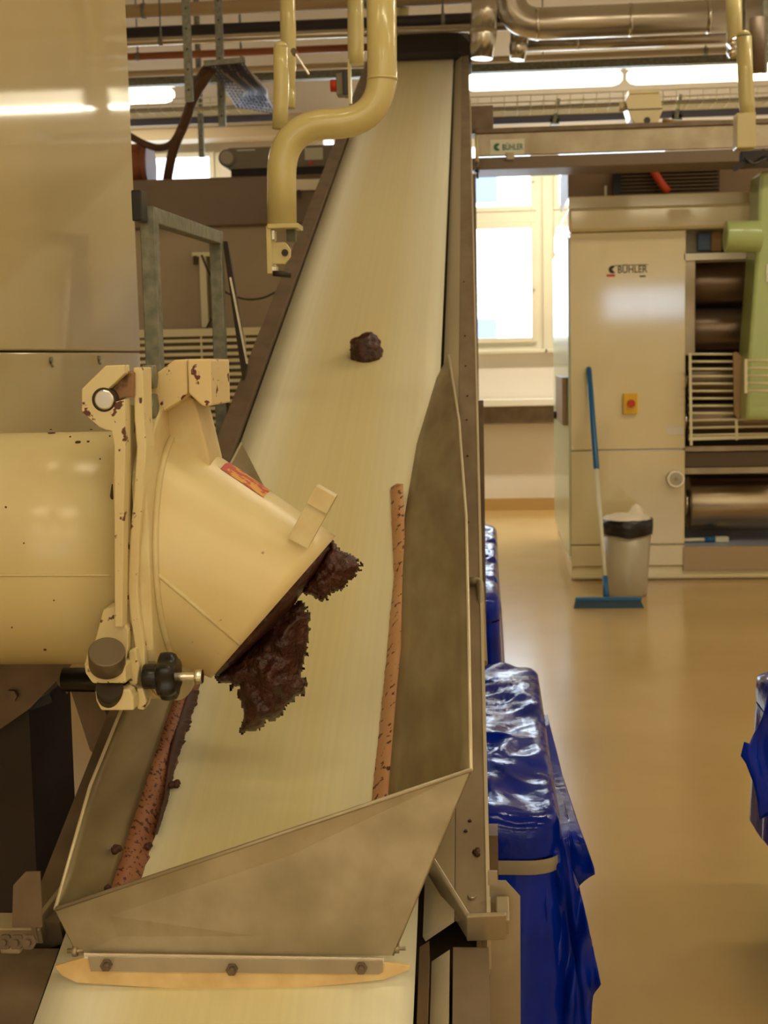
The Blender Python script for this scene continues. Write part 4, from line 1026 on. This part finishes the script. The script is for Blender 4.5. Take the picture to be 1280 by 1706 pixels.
# guard of cream bars
YG = YR-.12
gd = thing('bar_guard', 'cream wire guard of horizontal bars in front of the upper rollers', 'guard', at(1200,742,YG))
for k in range(12):
    y = 590+k*12.3
    x1_ = 1222 if k < 9 else 1330
    obj('guard_bar', MB().cyl(at(1148,y,YG), at(x1_,y+(.0 if k<9 else -4),YG), .0085, 10), CREAMB, gd)
obj('guard_bar', MB().bar(at(1148,731,YG), at(1330,726,YG), .02, .022), CREAMB, gd)
for px in (1150,): obj('guard_upright', MB().bar(at(px,588,YG), at(px+2,742,YG), .016, .016), CREAMB, gd)
obj('guard_upright', MB().bar(at(1227,700,YG-.01), at(1228,733,YG-.01), .016, .016), CREAMB, gd)
obj('guard_cheek', MB().prism(poly3([(1222,588),(1228,586),(1242,600),(1242,662),(1234,680),(1232,700),(1224,690)], YG-.02), (0,.02,0)), mat('tan_cheek',(176,144,100),.5), gd, 'tan cheek plate')
g2 = thing('bar_guard', 'second nearer cream bar guard in front of the green machine arm', 'guard', at(1270,655,YG-.5))
for k in range(5):
    y = 601+k*12.6; obj('guard_bar', MB().cyl(at(1246,y,YG-.5), at(1340,y,YG-.5), .009, 10), CREAMB, g2)
obj('guard_upright', MB().bar(at(1243,598,YG-.5), at(1243,655,YG-.5), .018, .018), CREAMB, g2)
# green arm
ga = thing('green_arm', 'pale green leaning column with a round side drum by the roller mill', 'machine', at(1270,700,YR-.15)-V((0,0,.0)))
YA = YR-.35
obj('column', MB().prism([at(1268,285,YA),at(1360,285,YA),at(1360,700,YA),at(1243,700,YA),at(1247,600,YA),at(1260,430,YA)], (0,.35,0)), GREEN, ga, None, .02)
obj('side_drum', MB().cyl(at(1208,394,YA-.05), at(1268,394,YA-.05), .098, 36), GREEN, ga, 'round green drum', .01)
obj('badge', B(1277,440,1290,470,YA-.01,.008), SIGNW, ga)
obj('support_foot', MB().prism([at(1236,690,YR-.1),at(1330,690,YR-.1),at(1330,702,YR-.1),at(1240,704,YR-.1)], (0,.2,0)), GREYB, ga)
dk = thing('dark_bracket', 'dark bracket and cable clutter under the right end of the steel beam', 'bracket', at(1262,262,7.4))
obj('bracket_arm', MB().bar(at(1222,282,7.4), at(1275,252,7.4), .03, .03), BLACKC, dk); obj('bracket_block', B(1236,250,1290,266,7.42,.08), BLACKC, dk, None, .004); obj('cable', MB().tube(bend([at(1240,262,7.38),at(1256,276,7.38),at(1280,262,7.38)],.05),.008,8), BLACK, dk)

# ------------------------------------------------------------------ bin, squeegee
tb_ = atz(1047,997,0)
rr0, rr1 = 34*tb_.y/F, 42.5*tb_.y/F
hb_ = at(1047,868,tb_.y).z; cxn = V((tb_.x, tb_.y+.12, 0))
tcn = thing('waste_bin', 'tapered translucent grey waste bin with a black liner on the floor before the mill', 'bin', cxn)
def cring(c, r, z, n=40, ell=1.0): return [V((c.x+r*math.cos(2*PI*k/n), c.y+r*ell*math.sin(2*PI*k/n), z)) for k in range(n)]
mb = MB(); mb.rings([cring(cxn,rr0,.0),cring(cxn,rr0*1.02,.02),cring(cxn,rr1*.985,hb_-.04),cring(cxn,rr1*.96,hb_-.04),cring(cxn,rr0*.95,.02)], True); obj('bin_body', mb, BINM, tcn)
mb = MB(); rs = []
for i,(r_,z_) in enumerate(((rr1*1.02,hb_-.10),(rr1*1.05,hb_-.05),(rr1*1.05,hb_),(rr1*.98,hb_+.003),(rr1*.9,hb_-.05))):
    rs.append([p+V((0,0,(.028*noise.noise(p*9) if i==0 else .004*noise.noise(p*20)))) for p in cring(cxn,r_,z_,60)])
mb.rings(rs, False); obj('bin_liner', mb, BAGB, tcn, 'black liner folded over the rim')
wp = MB(); rs = []
bm = bmesh.new(); bmesh.ops.create_icosphere(bm, subdivisions=4, radius=1); vs = []
for v in bm.verts:
    p = v.co; k = 1+.22*noise.noise(p*2.2)+.14*abs(noise.noise(p*5))
    spike = max(0, 1-((p.x-.5)**2+(p.y)**2)*6)*.7*max(0,p.z)
    vs.append(cxn+V((p.x*rr1*.93*min(k,1.05), p.y*rr1*.9*min(k,1.05), hb_-.01+max(p.z,-.5)*(.045*k+spike*.11))))
wp.add(vs, [[q.index for q in f.verts] for f in bm.faces], True); bm.free()
tag(obj('plastic_bag', wp, BAGW), 'crumpled white plastic sheet stuffed in the top of the waste bin', 'bag')
sf = atz(1012,1012,.0)
Yq = sf.y
sq = thing('squeegee', 'long floor squeegee with a blue and white handle leaning on the mill', 'squeegee', sf)
h0 = atz(955,1010,.03); h1 = atz(1072,1007,.03)
e0 = V((at(956,1006,Yq).x,Yq,.0)); e1 = V((at(1073,1006,Yq).x,Yq,.0))
obj('rubber_blade', MB().hexa([e0+V((-.0,-.03,0)),e1+V((0,-.03,0)),e1+V((0,.0,0)),e0+V((0,0,0)),e0+V((.01,-.02,.045)),e1+V((-.02,-.02,.045)),e1+V((-.02,.01,.045)),e0+V((.01,.01,.045))]), BLUED, sq)
obj('head_bar', MB().box((e0.x+.01,Yq-.025,.043),(e1.x-.015,Yq+.015,.065)), BLUEH, sq, None, .004)
tip = at(981,612,YR-.03); foot = V((at(1011,1000,Yq).x,Yq,.06))
def L_at(t): return foot.lerp(tip,t)
obj('socket', MB().tube([foot-V((0,0,.02)), L_at(.085)], [.02,.016], 16), BLUEH, sq)
obj('white_shaft', MB().tube([L_at(.08), L_at(.56)], .0125, 14), mat('white_shaft',(226,222,196),.4), sq)
obj('blue_grip', MB().tube([L_at(.535), L_at(.545), L_at(.985), L_at(.997), L_at(1.0)], [.014,.019,.019,.015,.006], 16), BLUEH, sq)

# ------------------------------------------------------------------ ceiling services
def hpipe(name,label,cat,x0,x1,yc,Y,hpx,mt,grp=None,clips=True):
    r = hpx/2*Y/F; z = at((x0+x1)/2,yc,Y).z; a_ = at(x0,yc,Y).x; b_ = at(x1,yc,Y).x
    t = thing(name,label,cat,V(((a_+b_)/2,Y,z-r)),grp); obj('pipe_run', MB().cyl(V((a_,Y,z)),V((b_,Y,z)),r,20), mt, t)
    if clips:
        n = max(2,int((b_-a_)/1.6))
        for k in range(n):
            x = a_+(b_-a_)*(k+.5)/n
            c_ = obj('pipe_clip', MB().cyl(V((x-.015,Y,z)),V((x+.015,Y,z)),r*1.12,20), GALV, t); obj('hanger_rod', MB().cyl(V((x,Y,z+r)),V((x,Y,ZC)),.006,8), GALV, c_)
    return t
hpipe('insulated_pipe','thick black insulated pipe crossing under the ceiling','pipe',-300,1400,42,9.6,20,INSUL)
hpipe('silver_pipe','bright silver pipe running just below the black insulated pipe','pipe',-300,860,68,9.4,13,DUCT)
hpipe('tan_pipe','wide tan pipe along the very top edge of the picture','pipe',-300,800,18,9.8,22,mat('tan_pipe',(176,150,108),.5))
hpipe('orange_pipe','dull orange brown pipe below the silver pipe','pipe',-300,780,94,9.9,12,COPPER)
hpipe('beige_pipe','beige pipe running between the orange pipe and the lamps','pipe',-300,1400,110,10.3,10,mat('beige_pipe',(196,178,140),.5))
# main duct with elbow
t = thing('air_duct','large shiny sheet metal air duct at the top right','duct', at(1040,58,9.2))
z = at(1040,34,9.2).z; r_ = 25*9.2/F
P = bend([V((at(849,30,9.2).x,9.2,ZC-.02)),V((at(849,30,9.2).x,9.2,z)),V((at(1330,30,9.2).x,9.2,z))],.22,10)
obj('duct_run', MB().tube(P, r_, 28), DUCT, t)
for px in (895,1050,1180):
    x = at(px,30,9.2).x; obj('duct_band', MB().cyl(V((x-.01,9.2,z)),V((x+.01,9.2,z)),r_*1.03,28), CHROME, t)
t = thing('air_duct','slim lower sheet metal duct running below the large one','duct', at(1040,70,9.5))
z = at(1040,68,9.7).z; obj('duct_run', MB().cyl(V((at(870,68,9.7).x,9.7,z)),V((at(1330,68,9.7).x,9.7,z)),.05,24), DUCT, t); obj('duct_band', MB().cyl(V((at(960,68,9.7).x,9.7,z)),V((at(964,68,9.7).x,9.7,z)),.054,24), CHROME, t)
def drop(label,pxt,pyt,pxb,pyb,Y,w0,w1):
    a_ = at(pxt,pyt,Y); b_ = at(pxb,pyb,Y); t = thing('duct_drop',label,'duct',b_,'round duct drops')
    m1 = a_.lerp(b_,.55)
    obj('duct_neck', MB().tube([a_,m1],[w0,w0],24), DUCT, t); obj('duct_flare', MB().tube([m1,m1.lerp(b_,.2),b_],[w0*1.06,w0*1.06,w1],24), CHROME, t)
drop('bright duct drop beside the black hood of the conveyor',808,-10,803,98,9.0,.085,.07)
drop('shorter duct drop right of the one by the black hood',868,40,862,100,9.4,.06,.05)
# channel support rail
ch_ = thing('ceiling_channel','long galvanised channel spanning above the row of lamps','beam',at(1000,116,10.5))
z = at(900,110,10.5).z; obj('channel_web', MB().box((XL+.3,10.5,z-.035),(XR-.1,10.55,z+.035)), GALV, ch_, None, .004)
obj('channel_lip', MB().box((XL+.3,10.46,z-.035),(XR-.1,10.5,z-.027)), GALV, ch_)
for x in (-3.8,-1.9,.2,1.9): obj('hanger_rod', MB().cyl(V((x,10.52,z+.035)),V((x,10.52,ZC)),.01,8), GALV, ch_)
def strut(label,x0,y1,w,Y,zb=None):
    a_ = at(x0,y1,Y); t = thing('perforated_strut',label,'strut',a_,'perforated hanging struts')
    hw = w/2*Y/F
    mb = MB(); mb.box((a_.x-hw,Y,a_.z),(a_.x+hw,Y+.03,ZC)); obj('strut_bar', mb, GALV, t, None, .002)
    z = a_.z+.06; h = MB()
    while z < at(x0,-5,Y).z:
        h.cyl(V((a_.x,Y-.001,z)),V((a_.x,Y+.003,z)),hw*.3,8); z += .11
    obj('strut_holes', h, DARKM, t, 'row of punched holes'); return t
strut('perforated strut left of the tangled wire tray',315,168,13,7.5)
strut('perforated strut hanging down through the wire tray',370,210,12,8.0)
strut('slim strut near the wall left of the short conveyor',336,262,9,10.8)
# tangled wire tray
wt = thing('cable_tray','dark wire cable tray slanting above the short conveyor','tray',at(400,190,8.2))
mb = MB()
TA, TB_, TC_, TD = at(350,110,7.6), at(405,104,7.6), at(462,190,8.6), at(395,178,8.6)
for k in range(11):
    s_ = k/10; mb.tube([TA.lerp(TB_,s_), TD.lerp(TC_,s_)], .005, 5); 
for k in range(15):
    s_ = k/14; mb.tube([TA.lerp(TD,s_), TB_.lerp(TC_,s_)], .004, 5)
obj('wire_mesh', mb, BLUEG, wt)
for k in range(7):
    s_ = .1+.12*k; obj('cable', MB().tube([TA.lerp(TB_,s_)+V((0,0,.02)), TA.lerp(TC_,.5)+V((.02*k,0,.01)), TD.lerp(TC_,s_*.9)+V((0,0,.025))], .012, 8), mat('slate_cable',(86,84,104),.5) if k%3 else mat('pale_cable',(170,160,150),.5), wt)
obj('tray_edge', MB().bar(at(340,106,7.6),at(408,100,7.6),.02,.03), GALV, wt)
def basket(label, x0,x1,y0,y1,Y,dep):
    z = at((x0+x1)/2,(y0+y1)/2,Y).z; a_ = at(x0,y0,Y).x; b_ = at(x1,y0,Y).x; h = (y1-y0)*Y/F
    t = thing('wire_basket_tray',label,'tray',V(((a_+b_)/2,Y+dep/2,z-h/2)),'long wire basket trays')
    mb = MB(); 
    for zz_ in (z-h/2, z, z+h/2): mb.cyl(V((a_,Y,zz_)),V((b_,Y,zz_)),.005,6)
    for k in range(5): yy = Y+dep*k/4; mb.cyl(V((a_,yy,z-h/2)),V((b_,yy,z-h/2)),.005,6)
    n = int((b_-a_)/.1)
    for k in range(n+1):
        x = a_+(b_-a_)*k/n; mb.tube([V((x,Y,z+h/2)),V((x,Y,z-h/2)),V((x,Y+dep,z-h/2)),V((x,Y+dep,z+h/2))], .004, 5)
    obj('wire_mesh', mb, CREAMB, t)
    obj('side_rail', MB().box((a_,Y+dep,z-h/2-.06),(b_,Y+dep+.02,z-h/2)), BLUEG, t)
    obj('cable', MB().cyl(V((a_,Y+dep*.5,z-h/2+.03)),V((b_,Y+dep*.5,z-h/2+.03)),.02,8), mat('pale_cable',(170,160,150),.5), t)
basket('pale wire basket tray under the bright lamps right of the conveyor', 775,1420,151,172,10.6,.3)
basket('pale wire basket tray under the lamp left of the S bend pipe', -40,455,168,186,10.6,.3)
for px, y0_, y1_ in ((925,165,207),(1128,158,200)):
    t = thing('support_bracket', 'steel angle bracket holding the wire tray, %s' % ('left of the junction box' if px<1000 else 'right of the junction box'),'bracket',at(px,y1_,10.9))
    obj('arm', MB().bar(at(px+6,y0_,10.9), at(px-2,y1_,10.9), .04, .03), GALV, t); obj('foot', MB().box(at(px-8,y1_,10.9), at(px+6,y1_-6,11.0)), GALV, t)
# brown cables
cbn = thing('hanging_cables','brown cables looping down from the wire tray left of the short conveyor','cable',at(280,295,8.25))
obj('cable', MB().tube(bend([at(352,116,7.7),at(322,160,7.85),at(308,205,8.0),at(288,248,8.15),at(279,298,8.3),at(278,312,8.3)],.15), .030, 10), BRCAB, cbn)
obj('cable', MB().tube(bend([at(345,112,7.65),at(326,140,7.85),at(312,190,8.0),at(296,235,8.15)],.15), .023, 10), mat('brown_cable_dark',(84,58,42),.6), cbn)
obj('cable', MB().tube(bend([at(212,224,8.25),at(240,240,8.25),at(262,247,8.25),at(285,243,8.15),at(303,215,8.0)],.15), .022, 10), BRCAB, cbn)
cl = thing('rear_cabinet','long beige trunking box against the back wall','cabinet', V((-1.0,12.85,at(300,225,11.7).z)))

obj('trunking', MB().box((-5.5,12.7,at(300,232,12.7).z),(at(560,230,12.7).x,13.0,at(300,195,12.7).z)), mat('beige_trunk',(206,186,150),.6), cl, None, .01)
obj('trunking_seam', MB().box((-5.5,12.69,at(300,214,12.7).z),(at(560,230,12.7).x,12.7,at(300,213,12.7).z)), BROWND, cl)

# ------------------------------------------------------------------ lamps
def lamp(x0, x1, Y, z, label, group, power, wide=False, col=LAMP_COL):
    t = thing('tube_lamp', label, 'lamp', V(((x0+x1)/2,Y,z-.06)), group)
    obj('lamp_body', MB().box((x0,Y-.07,z+.01),(x1,Y+.07,z+.06)), WHITE, t, None, .005)
    if wide:
        rs = []
        for x,k in ((x0,.35),(x0+.03,.8),(x0+.08,1),(x1-.08,1),(x1-.03,.8),(x1,.35)):
            rs.append([V((x,Y+.075*k*math.cos(2*PI*j/18),z-.062+.07*k*math.sin(2*PI*j/18))) for j in range(18)])
        obj('diffuser', MB().rings(rs), DIFF, t, 'glowing rounded diffuser')
    else:
        for q in (-.035,.035): obj('tube', MB().cyl(V((x0+.03,Y+q,z-.03)),V((x1-.03,Y+q,z-.03)),.022,14), TUBE, t)
        for x in (x0,x1-.03): obj('end_cap', MB().box((x,Y-.065,z-.06),(x+.03,Y+.065,z+.01)), WHITE, t, None, .004)
    obj('hanger_rod', MB().cyl(V(((x0+x1)/2,Y,z+.05)),V(((x0+x1)/2,Y,ZC)),.006,8), GALV, t)
    ld = bpy.data.lights.new('tube_light','AREA'); ld.shape = 'RECTANGLE'; ld.size = x1-x0; ld.size_y = .12; ld.energy = power*LAMP; ld.color = col
    lo = bpy.data.objects.new('tube_light', ld); C.objects.link(lo); lo.parent = t; lo.location = (0,0,-.09 if wide else -.01)
    return t
DIFF = mat('lit_diffuser', (255,250,230), .5, emit=(1.0,.90,.66), estr=5.0)
YL = 11.8; zL = at(900,134,YL).z+.065
COL2 = (1.0,.89,.68)
for p0, p1, lab in ((27,290,'lit tube lamp glimpsed between the cream housing and the wire cable tray'),(774,1037,'longer lit tube lamp, just right of the black hood of the conveyor'),(1045,1308,'lit tube lamp behind the two cream pipes at the right edge')):
    yy = 134-(((p0+p1)/2)-900)*.03
    lamp(at(p0,yy,YL).x, at(p1,yy,YL).x, YL, zL, lab, 'far row of tube lamps', 85, True, COL2)
ORD = ['leftmost','second from the left','second from the right','rightmost']
for j, (Y, z, pw, nm) in enumerate(((2.2,4.6,22,'over the extruder'), (-1.4,4.6,39,'above the photographer'), (-4.6,4.4,50,'behind the photographer'), (-7.6,4.2,46,'at the far rear of the hall'))):
    for k in range(4):
        x0 = -4.6+k*2.3+(.3 if j%2 else 0)
        lamp(x0, x0+1.5, Y, z, 'overhead tube lamp %s, %s of row' % (nm, ORD[k]), 'lamp row '+nm, pw)
for k in range(3):  # row added out of view to brighten the mill front
    lamp(1.2+k*1.6-.2, 1.2+k*1.6+1.1-.2, 6.0, 4.6, 'added unseen tube lamp brightening the roller mill, %s of three' % ['left','middle','right'][k], 'added lamp row brightening the roller mill', 46, col=COL2)
